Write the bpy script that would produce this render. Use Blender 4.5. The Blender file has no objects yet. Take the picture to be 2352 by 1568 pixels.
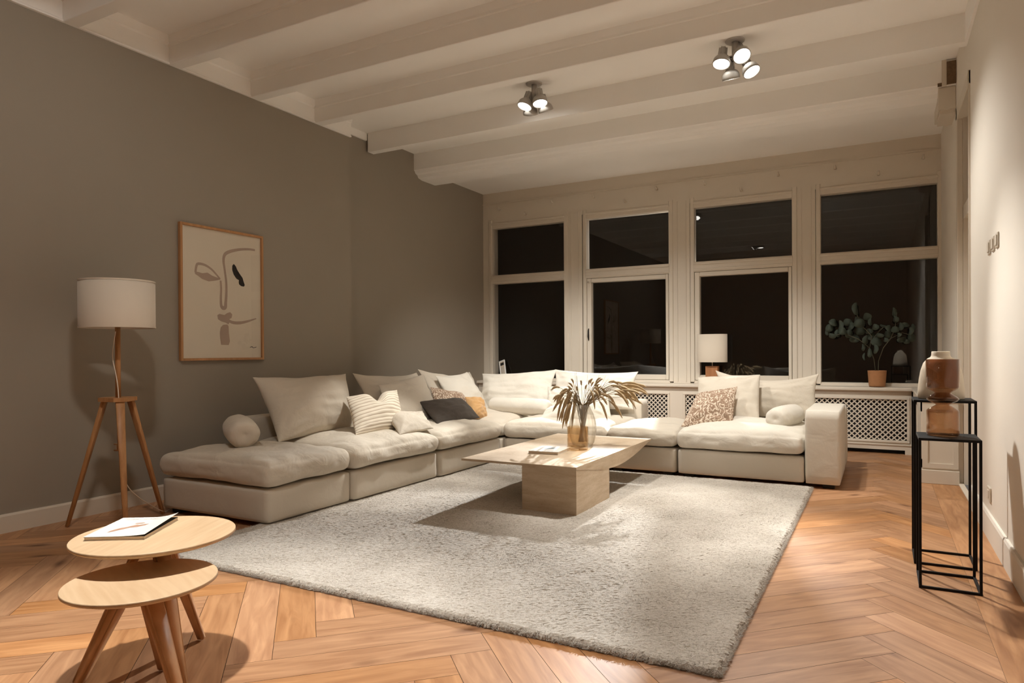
import bpy, bmesh, math, random
from mathutils import Vector, Matrix, noise
C = bpy.context.scene.collection
SC = bpy.context.scene
R = math.radians

# ------------------------------------------------------------------ camera
def make_camera():
    f, yaw, pitch, roll, PY, H = 1569.7, .494808638, -4.14179944e-03, 5.99067717e-03, 815., 1.12
    F = Vector((-math.sin(yaw)*math.cos(pitch), math.cos(yaw)*math.cos(pitch), math.sin(pitch)))
    Rr = Vector((math.cos(yaw), math.sin(yaw), 0))
    D = F.cross(Rr)
    R2 = Rr*math.cos(roll) + D*math.sin(roll)
    U2 = -(D*math.cos(roll) - Rr*math.sin(roll))
    cd = bpy.data.cameras.new('camera'); co = bpy.data.objects.new('camera', cd); C.objects.link(co)
    M = Matrix((R2, U2, -F)).transposed().to_4x4(); M.translation = (0, 0, H)
    co.matrix_world = M
    cd.sensor_width = 36; cd.lens = f/2352*36
    cd.shift_y = (PY-784)/2352
    cd.clip_start = .02; cd.clip_end = 200
    SC.camera = co
make_camera()

# ------------------------------------------------------------------ world, exposure, added lamp outside the windows
W = bpy.data.worlds.new('night'); SC.world = W; W.use_nodes = True
W.node_tree.nodes['Background'].inputs[0].default_value = (.9, .62, .38, 1)
W.node_tree.nodes['Background'].inputs[1].default_value = .0012
SC.view_settings.view_transform = 'Standard'; SC.view_settings.look = 'None'
SC.view_settings.exposure = .62; SC.view_settings.gamma = 1; SC.view_settings.use_curve_mapping = False
LAMPC = (1.0, .966, .905)
E_HEAD = 370.0      # per spotlight head
def lamp(name, typ, loc, energy, color=LAMPC, target=None, size=60, blend=.6, radius=.05, parent=None):
    l = bpy.data.lights.new(name, typ); l.energy = energy; l.color = color
    if typ == 'SPOT': l.spot_size = R(size); l.spot_blend = blend
    l.shadow_soft_size = radius
    o = bpy.data.objects.new(name, l); C.objects.link(o)
    o.location = loc
    if target is not None:
        d = (Vector(target)-Vector(loc)).normalized(); o.rotation_euler = d.to_track_quat('-Z', 'Y').to_euler()
    return o
# added unseen lamp outside, stands in for ceiling spots mirrored in the panes
lamp('added_outside_light', 'SPOT', (-3.2, 12.0, 4.13), 3600, (1, 1, .99), (-1.75, 3.4, 0), 28, 1.0, .07)
SC.cycles.diffuse_bounces = 8; SC.cycles.max_bounces = 16; SC.cycles.transparent_max_bounces = 24

# ------------------------------------------------------------------ materials
def nt(name):
    m = bpy.data.materials.new(name); m.use_nodes = True
    n = m.node_tree.nodes; l = m.node_tree.links
    return m, n, l, n['Principled BSDF']
def setp(b, **k):
    for a, v in k.items():
        a = a.replace('_', ' ')
        for inp in b.inputs:
            if inp.name.lower() == a.lower(): inp.default_value = v; break
def addbump(n, l, b, hsock, strength=.3, dist=.01, prev=None):
    bp = n.new('ShaderNodeBump'); bp.inputs['Strength'].default_value = strength; bp.inputs['Distance'].default_value = dist
    l.new(hsock, bp.inputs['Height'])
    if prev is not None: l.new(prev, bp.inputs['Normal'])
    l.new(bp.outputs[0], b.inputs['Normal']); return bp.outputs[0]
def plain(name, col, rough=.6, var=.04, scale=6, bump=0, bscale=80, metal=0, coord='Object'):
    m, n, l, b = nt(name)
    tc = n.new('ShaderNodeTexCoord'); no = n.new('ShaderNodeTexNoise'); no.inputs['Scale'].default_value = scale; no.inputs['Detail'].default_value = 4
    l.new(tc.outputs[coord], no.inputs['Vector'])
    r = n.new('ShaderNodeMix'); r.data_type = 'RGBA'
    r.inputs[6].default_value = tuple(c*(1-var) for c in col)+(1,); r.inputs[7].default_value = tuple(min(1, c*(1+var)) for c in col)+(1,)
    l.new(no.outputs[0], r.inputs[0]); l.new(r.outputs[2], b.inputs['Base Color'])
    setp(b, Roughness=rough, Metallic=metal)
    if bump:
        n2 = n.new('ShaderNodeTexNoise'); n2.inputs['Scale'].default_value = bscale; n2.inputs['Detail'].default_value = 3
        l.new(tc.outputs[coord], n2.inputs['Vector']); addbump(n, l, b, n2.outputs[0], bump, .01)
    return m
def fabric(name, col, weave=900, bump=.12, var=.05, rough=.92, sheen=.15, soft=.28):
    m, n, l, b = nt(name)
    tc = n.new('ShaderNodeTexCoord')
    no = n.new('ShaderNodeTexNoise'); no.inputs['Scale'].default_value = 3.5; no.inputs['Detail'].default_value = 5; l.new(tc.outputs['Object'], no.inputs['Vector'])
    r = n.new('ShaderNodeMix'); r.data_type = 'RGBA'
    r.inputs[6].default_value = tuple(c*(1-var) for c in col)+(1,); r.inputs[7].default_value = tuple(min(1, c*(1+var)) for c in col)+(1,)
    l.new(no.outputs[0], r.inputs[0]); l.new(r.outputs[2], b.inputs['Base Color'])
    # fine woven grain
    mp = n.new('ShaderNodeMapping'); mp.inputs['Scale'].default_value = (1, 1, .25); l.new(tc.outputs['Object'], mp.inputs[0])
    w = n.new('ShaderNodeTexNoise'); w.inputs['Scale'].default_value = weave*.25; w.inputs['Detail'].default_value = 2; l.new(mp.outputs[0], w.inputs['Vector'])
    p = addbump(n, l, b, w.outputs[0], bump, .004)
    # soft rumples
    w2 = n.new('ShaderNodeTexNoise'); w2.inputs['Scale'].default_value = 7; w2.inputs['Detail'].default_value = 3; w2.inputs['Distortion'].default_value = .6; l.new(tc.outputs['Object'], w2.inputs['Vector'])
    addbump(n, l, b, w2.outputs[0], soft, .05, p)
    setp(b, Roughness=rough, Sheen_Weight=sheen, Specular_IOR_Level=.15)
    return m
def wood(name, c1, c2, scale=(1, 14, 14), rough=.45, rings=3, bump=.05, coat=0):
    m, n, l, b = nt(name)
    tc = n.new('ShaderNodeTexCoord'); mp = n.new('ShaderNodeMapping'); mp.inputs['Scale'].default_value = scale
    l.new(tc.outputs['Object'], mp.inputs[0])
    no = n.new('ShaderNodeTexNoise'); no.inputs['Scale'].default_value = rings; no.inputs['Detail'].default_value = 6; no.inputs['Distortion'].default_value = .4; l.new(mp.outputs[0], no.inputs['Vector'])
    cr = n.new('ShaderNodeValToRGB'); cr.color_ramp.elements[0].position = .3; cr.color_ramp.elements[1].position = .72
    cr.color_ramp.elements[0].color = c1+(1,); cr.color_ramp.elements[1].color = c2+(1,)
    l.new(no.outputs[0], cr.inputs[0]); l.new(cr.outputs[0], b.inputs['Base Color'])
    addbump(n, l, b, no.outputs[0], bump, .005)
    setp(b, Roughness=rough, Specular_IOR_Level=.35)
    return m
def emit(name, col, s):
    m = bpy.data.materials.new(name); m.use_nodes = True; n = m.node_tree.nodes; l = m.node_tree.links
    n.remove(n['Principled BSDF']); e = n.new('ShaderNodeEmission'); e.inputs[0].default_value = col+(1,); e.inputs[1].default_value = s
    l.new(e.outputs[0], n['Material Output'].inputs[0]); return m
def glass(name, tint, refl_ior=1.45, rough=0.0, edge=None, milk=0):
    # thin glass: fresnel mix of a see-through tint and a mirror
    m = bpy.data.materials.new(name); m.use_nodes = True; n = m.node_tree.nodes; l = m.node_tree.links
    n.remove(n['Principled BSDF'])
    t = n.new('ShaderNodeBsdfTransparent'); g = n.new('ShaderNodeBsdfGlossy'); g.inputs['Roughness'].default_value = rough
    lf = n.new('ShaderNodeLayerWeight'); lf.inputs[0].default_value = .5
    r0 = ((refl_ior-1)/(refl_ior+1))**2
    pw = n.new('ShaderNodeMath'); pw.operation = 'POWER'; pw.inputs[1].default_value = 5; l.new(lf.outputs['Facing'], pw.inputs[0])
    fr = n.new('ShaderNodeMath'); fr.operation = 'MULTIPLY_ADD'; fr.inputs[1].default_value = 1-r0; fr.inputs[2].default_value = r0; l.new(pw.outputs[0], fr.inputs[0])
    t.inputs[0].default_value = tint+(1,)
    if edge:
        lw = n.new('ShaderNodeLayerWeight'); lw.inputs[0].default_value = .35
        mx = n.new('ShaderNodeMix'); mx.data_type = 'RGBA'; mx.inputs[6].default_value = tint+(1,); mx.inputs[7].default_value = edge+(1,)
        l.new(lw.outputs['Facing'], mx.inputs[0]); l.new(mx.outputs[2], t.inputs[0])
    m2 = n.new('ShaderNodeMixShader'); l.new(fr.outputs[0], m2.inputs[0]); l.new(t.outputs[0], m2.inputs[1]); l.new(g.outputs[0], m2.inputs[2])
    out = m2.outputs[0]
    if milk:
        df = n.new('ShaderNodeBsdfDiffuse'); df.inputs[0].default_value = (.86, .80, .70, 1); tr = n.new('ShaderNodeBsdfTranslucent'); tr.inputs[0].default_value = (.86, .80, .70, 1)
        ad = n.new('ShaderNodeMixShader'); ad.inputs[0].default_value = .5; l.new(df.outputs[0], ad.inputs[1]); l.new(tr.outputs[0], ad.inputs[2])
        m3 = n.new('ShaderNodeMixShader'); m3.inputs[0].default_value = milk; l.new(out, m3.inputs[1]); l.new(ad.outputs[0], m3.inputs[2]); out = m3.outputs[0]
    l.new(out, n['Material Output'].inputs[0]); return m

M = {}
M['taupe'] = plain('taupe_paint', (.305, .268, .218), .85, .03, 2, .04, 60)
M['white_wall'] = plain('cream_wall_paint', (.76, .71, .63), .8, .02, 3, .04, 60)
M['white_paint'] = plain('cream_gloss_paint', (.66, .595, .50), .45, .03, 4, .03, 30)
M['ceil'] = plain('ceiling_paint', (.90, .885, .855), .8, .02, 3, .03, 40)
M['plaster'] = plain('broken_plaster', (.16, .10, .055), .95, .4, 40, .6, 60)
M['linen'] = fabric('natural_linen', (.585, .525, .435))
M['linen2'] = fabric('pale_linen', (.66, .615, .535))
M['linen_flat'] = fabric('natural_linen_stretched', (.585, .525, .435), soft=.10)
M['linen2_flat'] = fabric('pale_linen_stretched', (.66, .615, .535), soft=.10)
M['charcoal'] = fabric('charcoal_wool', (.062, .050, .040), sheen=.1)
M['tan'] = fabric('tan_velvet', (.56, .33, .14), sheen=.4)
M['black'] = plain('black_steel', (.006, .005, .005), .55, .1, 20)
M['black'].node_tree.nodes['Principled BSDF'].inputs['Specular IOR Level'].default_value = .2
M['dark'] = plain('dark_plastic', (.012, .009, .007), .6, .1, 20)
M['grey_metal'] = plain('grey_metal', (.43, .41, .38), .38, .05, 30)
M['oak'] = wood('light_oak', (.54, .37, .22), (.64, .47, .30), (14, 1.2, 14), .4)
M['oak_leg'] = wood('oak_leg', (.50, .27, .13), (.61, .36, .19), (12, 12, 1), .45)
M['lamp_wood'] = wood('lamp_wood', (.36, .17, .065), (.50, .26, .11), (14, 14, 1.2), .45)
M['frame_wood'] = wood('frame_wood', (.40, .20, .08), (.52, .28, .13), (10, 10, 1), .45)
M['block_wood'] = wood('block_wood', (.30, .12, .045), (.42, .19, .08), (8, 8, 2), .5)
M['paper'] = plain('art_paper', (.74, .68, .58), .9, .02, 5)
M['mauve'] = plain('mauve_ink', (.44, .34, .28), .9, .06, 20)
M['ink'] = plain('black_ink', (.012, .012, .012), .8, .1, 20)
M['shade'] = fabric('lampshade_linen', (.64, .56, .46), weave=1400, bump=.05, var=.02, soft=.02)
M['cord'] = plain('cord_white', (.70, .60, .50), .6)
M['page'] = plain('page_edges', (.66, .56, .44), .8, .1, 120)
M['cover'] = plain('magazine_cover', (.84, .83, .80), .25, .01)
M['coverline'] = plain('grey_print', (.42, .42, .42), .5)
M['brownprint'] = plain('brown_print', (.45, .27, .19), .5, .3, 60)
M['blueprint'] = plain('bluegrey_print', (.22, .27, .30), .5, .4, 60)
M['terracotta'] = plain('terracotta', (.42, .20, .085), .8, .12, 30, .1, 90)
M['soil'] = plain('soil', (.03, .018, .01), .95, .3, 60, .5, 60)
M['stem'] = plain('plant_stem', (.08, .075, .05), .8)
M['leaf'] = plain('eucalyptus_leaf', (.042, .055, .038), .75, .25, 14)
M['straw'] = plain('dried_grass', (.40, .29, .16), .9, .25, 30)
M['straw_dk'] = plain('dried_grass_stem', (.20, .14, .07), .9, .25, 30)
M['ceramic'] = plain('ribbed_ceramic', (.62, .54, .43), .75, .03, 8, .04, 60)
M['switch'] = plain('switch_plate', (.62, .56, .47), .4)
M['lens'] = emit('lamp_lens', (1, .95, .86), 9)
M['pane'] = glass('window_glass', (1, 1, 1), 1.5)
M['clear'] = glass('clear_glass', (.975, .97, .955), 1.35, 0, (.90, .88, .84), .16)
M['amber'] = glass('amber_glass', (.955, .875, .76), 1.5, 0, (.88, .74, .56))
M['smoke'] = glass('brown_glass', (.75, .59, .46), 1.6, 0, (.58, .40, .28))
M['smoke_light'] = glass('light_brown_glass', (.90, .79, .68), 1.6, 0, (.74, .56, .42))
M['artglass'] = glass('picture_glass', (.985, .98, .97), 1.45)
M['bluefloor'] = plain('slate_floor', (.12, .12, .13), .6, .2, 12)

def travertine():
    m, n, l, b = nt('travertine')
    tc = n.new('ShaderNodeTexCoord'); mp = n.new('ShaderNodeMapping'); mp.inputs['Scale'].default_value = (1.5, 1.5, 9); l.new(tc.outputs['Object'], mp.inputs[0])
    no = n.new('ShaderNodeTexNoise'); no.inputs['Scale'].default_value = 3; no.inputs['Detail'].default_value = 8; no.inputs['Roughness'].default_value = .65; l.new(mp.outputs[0], no.inputs['Vector'])
    cr = n.new('ShaderNodeValToRGB'); cr.color_ramp.elements[0].position = .3; cr.color_ramp.elements[1].position = .7
    cr.color_ramp.elements[0].color = (.45, .33, .21, 1); cr.color_ramp.elements[1].color = (.61, .495, .365, 1)
    l.new(no.outputs[0], cr.inputs[0])
    v = n.new('ShaderNodeTexNoise'); v.inputs['Scale'].default_value = 38; v.inputs['Detail'].default_value = 3; l.new(mp.outputs[0], v.inputs['Vector'])
    c2 = n.new('ShaderNodeValToRGB'); c2.color_ramp.elements[0].position = .30; c2.color_ramp.elements[1].position = .36
    c2.color_ramp.elements[0].color = (.70, .60, .50, 1); c2.color_ramp.elements[1].color = (1, 1, 1, 1); l.new(v.outputs[0], c2.inputs[0])
    mx = n.new('ShaderNodeMix'); mx.data_type = 'RGBA'; mx.blend_type = 'MULTIPLY'; mx.inputs[0].default_value = 1
    l.new(cr.outputs[0], mx.inputs[6]); l.new(c2.outputs[0], mx.inputs[7]); l.new(mx.outputs[2], b.inputs['Base Color'])
    addbump(n, l, b, c2.outputs[0], .25, .004); setp(b, Roughness=.5, Specular_IOR_Level=.3); return m
M['travertine'] = travertine()

def patterned():
    m, n, l, b = nt('woven_pattern')
    tc = n.new('ShaderNodeTexCoord')
    w = n.new('ShaderNodeTexNoise'); w.inputs['Scale'].default_value = 6; w.inputs['Detail'].default_value = 1; w.inputs['Distortion'].default_value = 3.2; l.new(tc.outputs['UV'], w.inputs['Vector'])
    w2 = n.new('ShaderNodeTexWave'); w2.inputs['Scale'].default_value = 2.6; w2.inputs['Distortion'].default_value = 20; w2.inputs['Detail'].default_value = 3; w2.inputs['Detail Scale'].default_value = 2.6; l.new(tc.outputs['UV'], w2.inputs['Vector'])
    cr = n.new('ShaderNodeValToRGB'); e = cr.color_ramp.elements
    e[0].position = .25; e[0].color = (.30, .20, .135, 1); e[1].position = .92; e[1].color = (.72, .62, .50, 1)
    x = cr.color_ramp.elements.new(.72); x.color = (.43, .31, .225, 1)
    l.new(w2.outputs[1] if len(w2.outputs) > 1 else w2.outputs[0], cr.inputs[0]); l.new(cr.outputs[0], b.inputs['Base Color'])
    addbump(n, l, b, w2.outputs[1], .3, .01); setp(b, Roughness=.95); return m
M['pattern'] = patterned()
def striped():
    m, n, l, b = nt('ribbed_cotton')
    tc = n.new('ShaderNodeTexCoord'); w = n.new('ShaderNodeTexWave'); w.bands_direction = 'Y'; w.inputs['Scale'].default_value = 4.6; w.inputs['Distortion'].default_value = .4; w.inputs['Detail'].default_value = 1
    l.new(tc.outputs['UV'], w.inputs['Vector'])
    cr = n.new('ShaderNodeValToRGB'); e = cr.color_ramp.elements; e[0].position = .0; e[0].color = (.46, .37, .27, 1); e[1].position = .30; e[1].color = (.76, .69, .57, 1)
    l.new(w.outputs[1], cr.inputs[0]); l.new(cr.outputs[0], b.inputs['Base Color']); addbump(n, l, b, w.outputs[1], .3, .01); setp(b, Roughness=.95); return m
M['stripe'] = striped()
def rugmat():
    m, n, l, b = nt('shag_pile')
    tc = n.new('ShaderNodeTexCoord')
    a = n.new('ShaderNodeTexNoise'); a.inputs['Scale'].default_value = 2.2; a.inputs['Detail'].default_value = 4; l.new(tc.outputs['Object'], a.inputs['Vector'])
    f = n.new('ShaderNodeTexNoise'); f.inputs['Scale'].default_value = 130; f.inputs['Detail'].default_value = 3; l.new(tc.outputs['Object'], f.inputs['Vector'])
    ad = n.new('ShaderNodeMath'); ad.operation = 'ADD'; l.new(a.outputs[0], ad.inputs[0])
    mu = n.new('ShaderNodeMath'); mu.operation = 'MULTIPLY'; mu.inputs[1].default_value = 1.3; l.new(f.outputs[0], mu.inputs[0]); l.new(mu.outputs[0], ad.inputs[1])
    cr = n.new('ShaderNodeValToRGB'); e = cr.color_ramp.elements; e[0].position = .75; e[0].color = (.30, .262, .212, 1); e[1].position = 1.45; e[1].color = (.55, .508, .45, 1)
    dv = n.new('ShaderNodeMath'); dv.operation = 'DIVIDE'; dv.inputs[1].default_value = 2.2; l.new(ad.outputs[0], dv.inputs[0])
    e[0].position = .32; e[1].position = .66
    l.new(dv.outputs[0], cr.inputs[0]); l.new(cr.outputs[0], b.inputs['Base Color'])
    addbump(n, l, b, f.outputs[0], .3, .005); setp(b, Roughness=1, Sheen_Weight=.3, Specular_IOR_Level=.05); return m
M['rug'] = rugmat()
def floormat():
    m, n, l, b = nt('oak_herringbone')
    uv = n.new('ShaderNodeUVMap'); uv.uv_map = 'UVMap'
    at = n.new('ShaderNodeAttribute'); at.attribute_name = 'plank'; at.attribute_type = 'GEOMETRY'
    mp = n.new('ShaderNodeMapping'); mp.inputs['Scale'].default_value = (1.4, 12, 1); l.new(uv.outputs[0], mp.inputs[0])
    g = n.new('ShaderNodeTexNoise'); g.inputs['Scale'].default_value = 2.2; g.inputs['Detail'].default_value = 7; g.inputs['Distortion'].default_value = .9; l.new(mp.outputs[0], g.inputs['Vector'])
    cr = n.new('ShaderNodeValToRGB'); e = cr.color_ramp.elements; e[0].position = .27; e[0].color = (.34, .150, .058, 1); e[1].position = .70; e[1].color = (.54, .280, .125, 1)
    l.new(g.outputs[0], cr.inputs[0])
    hs = n.new('ShaderNodeHueSaturation'); l.new(cr.outputs[0], hs.inputs['Color'])
    sp = n.new('ShaderNodeSeparateColor'); l.new(at.outputs['Color'], sp.inputs[0])
    mr = n.new('ShaderNodeMapRange'); mr.inputs[3].default_value = .84; mr.inputs[4].default_value = 1.14; l.new(sp.outputs[0], mr.inputs[0]); l.new(mr.outputs[0], hs.inputs['Value'])
    mr2 = n.new('ShaderNodeMapRange'); mr2.inputs[3].default_value = .90; mr2.inputs[4].default_value = 1.04; l.new(sp.outputs[1], mr2.inputs[0]); l.new(mr2.outputs[0], hs.inputs['Saturation'])
    # knots
    mk = n.new('ShaderNodeMapping'); mk.inputs['Scale'].default_value = (1.7, 4.2, 1); l.new(uv.outputs[0], mk.inputs[0])
    vo = n.new('ShaderNodeTexVoronoi'); vo.inputs['Scale'].default_value = 1.15; vo.inputs['Randomness'].default_value = 1; l.new(mk.outputs[0], vo.inputs['Vector'])
    ck = n.new('ShaderNodeValToRGB'); k = ck.color_ramp.elements; k[0].position = .02; k[0].color = (.26, .17, .11, 1); k[1].position = .17; k[1].color = (1, 1, 1, 1)
    l.new(vo.outputs['Distance'], ck.inputs[0])
    mx = n.new('ShaderNodeMix'); mx.data_type = 'RGBA'; mx.blend_type = 'MULTIPLY'; mx.inputs[0].default_value = .85
    l.new(hs.outputs[0], mx.inputs[6]); l.new(ck.outputs[0], mx.inputs[7]); l.new(mx.outputs[2], b.inputs['Base Color'])
    addbump(n, l, b, g.outputs[0], .06, .004)
    setp(b, Roughness=.42, Specular_IOR_Level=.35); return m
M['floor'] = floormat()

# ------------------------------------------------------------------ mesh helpers
def obj(name, bm, mat, parent=None, smooth=True, loc=None):
    me = bpy.data.meshes.new(name); bm.normal_update(); bm.to_mesh(me); bm.free()
    if isinstance(mat, (list, tuple)):
        for x in mat: me.materials.append(M[x])
    else: me.materials.append(M[mat])
    if smooth:
        for p in me.polygons: p.use_smooth = True
    o = bpy.data.objects.new(name, me); C.objects.link(o)
    if loc: o.location = loc
    if parent: o.parent = parent
    return o
def tag(o, label=None, cat=None, group=None, kind=None):
    if label: o['label'] = label
    if cat: o['category'] = cat
    if group: o['group'] = group
    if kind: o['kind'] = kind
    return o
def thing(name, label, cat, loc=(0, 0, 0), rz=0, group=None):
    o = bpy.data.objects.new(name, None); C.objects.link(o); o.location = loc; o.rotation_euler = (0, 0, rz); o.empty_display_size = .1
    return tag(o, label, cat, group)
def struct(name, bm, mat, label=None, smooth=False):
    o = obj(name, bm, mat, None, smooth); o['kind'] = 'structure'
    if label: o['label'] = label
    return o
def NB(): return bmesh.new()
def box(bm, x0, x1, y0, y1, z0, z1, bev=0, seg=2, mi=0, mat=None):
    vs = [bm.verts.new(v) for v in ((x0, y0, z0), (x1, y0, z0), (x1, y1, z0), (x0, y1, z0), (x0, y0, z1), (x1, y0, z1), (x1, y1, z1), (x0, y1, z1))]
    fs = [bm.faces.new([vs[i] for i in q]) for q in ((3, 2, 1, 0), (4, 5, 6, 7), (0, 1, 5, 4), (1, 2, 6, 5), (2, 3, 7, 6), (3, 0, 4, 7))]
    for f in fs: f.material_index = mi
    if bev:
        es = list({e for f in fs for e in f.edges})
        bmesh.ops.bevel(bm, geom=es, offset=bev, segments=seg, affect='EDGES', profile=.5)
    return vs
def tube(bm, pts, rad, seg=10, cap=True, mi=0):
    pts = [Vector(p) for p in pts]
    if not isinstance(rad, (list, tuple)): rad = [rad]*len(pts)
    rings = []; up = None
    for i, p in enumerate(pts):
        d = (pts[min(i+1, len(pts)-1)]-pts[max(i-1, 0)]).normalized()
        if up is None:
            up = Vector((0, 0, 1)) if abs(d.z) < .9 else Vector((1, 0, 0))
        a = d.cross(up).normalized(); b = a.cross(d).normalized(); up = b
        rings.append([bm.verts.new(p+rad[i]*(math.cos(2*math.pi*k/seg)*a+math.sin(2*math.pi*k/seg)*b)) for k in range(seg)])
    for i in range(len(rings)-1):
        for k in range(seg):
            f = bm.faces.new((rings[i][k], rings[i+1][k], rings[i+1][(k+1) % seg], rings[i][(k+1) % seg])); f.material_index = mi
    if cap:
        bm.faces.new(rings[0]).material_index = mi; bm.faces.new(list(reversed(rings[-1]))).material_index = mi
def bar(bm, a, b, w, h, up=(0, 0, 1), w2=None, h2=None):
    a, b = Vector(a), Vector(b); d = (b-a).normalized(); up = Vector(up)
    s = d.cross(up).normalized(); u = s.cross(d).normalized(); w2 = w2 or w; h2 = h2 or h
    v = [bm.verts.new(p+s*x*ww/2+u*y*hh/2) for p, ww, hh in ((a, w, h), (b, w2, h2)) for x, y in ((-1, -1), (1, -1), (1, 1), (-1, 1))]
    for q in ((0, 1, 2, 3), (7, 6, 5, 4), (0, 4, 5, 1), (1, 5, 6, 2), (2, 6, 7, 3), (3, 7, 4, 0)): bm.faces.new([v[i] for i in q])
def lathe(bm, prof, c=(0, 0, 0), seg=48, mi=0, ribs=0, ribd=0, close_bottom=True, close_top=False):
    rings = []
    for r, z in prof:
        ring = []
        for k in range(seg):
            t = 2*math.pi*k/seg; rr = r*(1+ribd*math.cos(ribs*t)) if ribs else r
            ring.append(bm.verts.new((c[0]+rr*math.cos(t), c[1]+rr*math.sin(t), c[2]+z)))
        rings.append(ring)
    for i in range(len(rings)-1):
        for k in range(seg):
            f = bm.faces.new((rings[i][k], rings[i][(k+1) % seg], rings[i+1][(k+1) % seg], rings[i+1][k])); f.material_index = mi
    if close_bottom: bm.faces.new(list(reversed(rings[0])))
    if close_top: bm.faces.new(rings[-1])
def prism(bm, poly, x0, x1, axis='x'):
    # poly of (y,z) pairs swept along x, or (x,z) swept along y
    def P(a, q): return (a, q[0], q[1]) if axis == 'x' else ((q[0], a, q[1]) if axis == 'y' else (q[0], q[1], a))
    A = [bm.verts.new(P(x0, q)) for q in poly]; B = [bm.verts.new(P(x1, q)) for q in poly]
    n = len(poly)
    for i in range(n): bm.faces.new((A[i], A[(i+1) % n], B[(i+1) % n], B[i]))
    bm.faces.new(A); bm.faces.new(list(reversed(B)))
    bmesh.ops.recalc_face_normals(bm, faces=bm.faces[:])

def wr(p, s=1.0, seed=0):
    return noise.noise(Vector((p[0]*s+seed*7.3, p[1]*s-seed*3.1, p[2]*s+seed*1.7)))

def pillow(name, label, corners, th, mat, group=None, edge=.085, seed=0, back=.75, n=26, chop=0, rumple=.012, cat='cushion', pow_=.56, sag=0):
    """corners TL TR BR BL in world; th = full bulge thickness towards the room side."""
    TL, TR, BR, BL = [Vector(c) for c in corners]
    ctr = (TL+TR+BR+BL)/4
    nrm = (TR-TL+BR-BL).cross(TL-BL+TR-BR).normalized()   # facing the viewer side
    bm = NB(); uvl = bm.loops.layers.uv.new('UVMap')
    rnd = random.Random(seed); wv = [(rnd.uniform(0, 6.28), rnd.uniform(3, 6)) for _ in range(6)]
    def pos(s, t, side):
        e = edge
        s2 = s*(1-e*(1-t**2)); t2 = t*(1-e*(1-s**2))
        a = (s2+1)/2; b = (t2+1)/2
        p = BL*(1-a)*(1-b)+BR*a*(1-b)+TL*(1-a)*b+TR*a*b
        prof = ((1-s*s)*(1-t*t))
        h = max(prof, 0)**pow_
        if chop:
            k = math.exp(-(s*s)/.06)*max(0, t)
            p = p+(BL-TL).normalized()*abs(chop)*k*(1 if t > 0 else 0)
            h *= 1-.45*k
        if sag and t > 0: p = p+(BL-TL).normalized()*abs(sag)*(1-s*s)*t
        h += .10*prof*(1-abs(t+.2))
        # radial pulls from the corners
        ww = 0
        for i, (cx, cy) in enumerate(((-1, -1), (1, -1), (1, 1), (-1, 1))):
            dx, dy = s-cx, t-cy; d = math.hypot(dx, dy); an = math.atan2(dy, dx)
            ww += math.sin(an*wv[i][1]*2.4+wv[i][0])*math.exp(-(d-.45)**2/.10)*.6
        d = wr((p.x, p.y, p.z), 4.2, seed)*1.5+ww*.75+wr((s*1.2, t*4.5, seed), 1.6, seed)*.9+wr((p.x, p.y, p.z*1.6), 13, seed)*.5
        off = (th*.5*h if side > 0 else -th*.5*back*h)
        off += d*rumple*1.35*(prof**.35)*(1 if side > 0 else .4)
        return p+nrm*off
    G = {}
    for side in (1, -1):
        for i in range(n+1):
            for j in range(n+1):
                s = -math.cos(math.pi*i/n); t = -math.cos(math.pi*j/n)
                s = .55*s+.45*(2*i/n-1); t = .55*t+.45*(2*j/n-1)
                edgev = i in (0, n) or j in (0, n)
                if edgev and side == -1: G[(i, j, -1)] = G[(i, j, 1)]
                else: G[(i, j, side)] = bm.verts.new(pos(s, t, side if not edgev else 1))
    for side in (1, -1):
        for i in range(n):
            for j in range(n):
                q = [G[(i, j, side)], G[(i+1, j, side)], G[(i+1, j+1, side)], G[(i, j+1, side)]]
                uv = [(i/n, j/n), ((i+1)/n, j/n), ((i+1)/n, (j+1)/n), (i/n, (j+1)/n)]
                if side < 0: q.reverse(); uv.reverse()
                f = bm.faces.new(q)
                for lp, u in zip(f.loops, uv): lp[uvl].uv = u
    for v in bm.verts: v.co -= ctr
    o = obj(name, bm, mat, None, True, ctr)
    m = o.modifiers.new('smooth', 'SUBSURF'); m.levels = 1; m.render_levels = 1
    return tag(o, label, cat, group)

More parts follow.
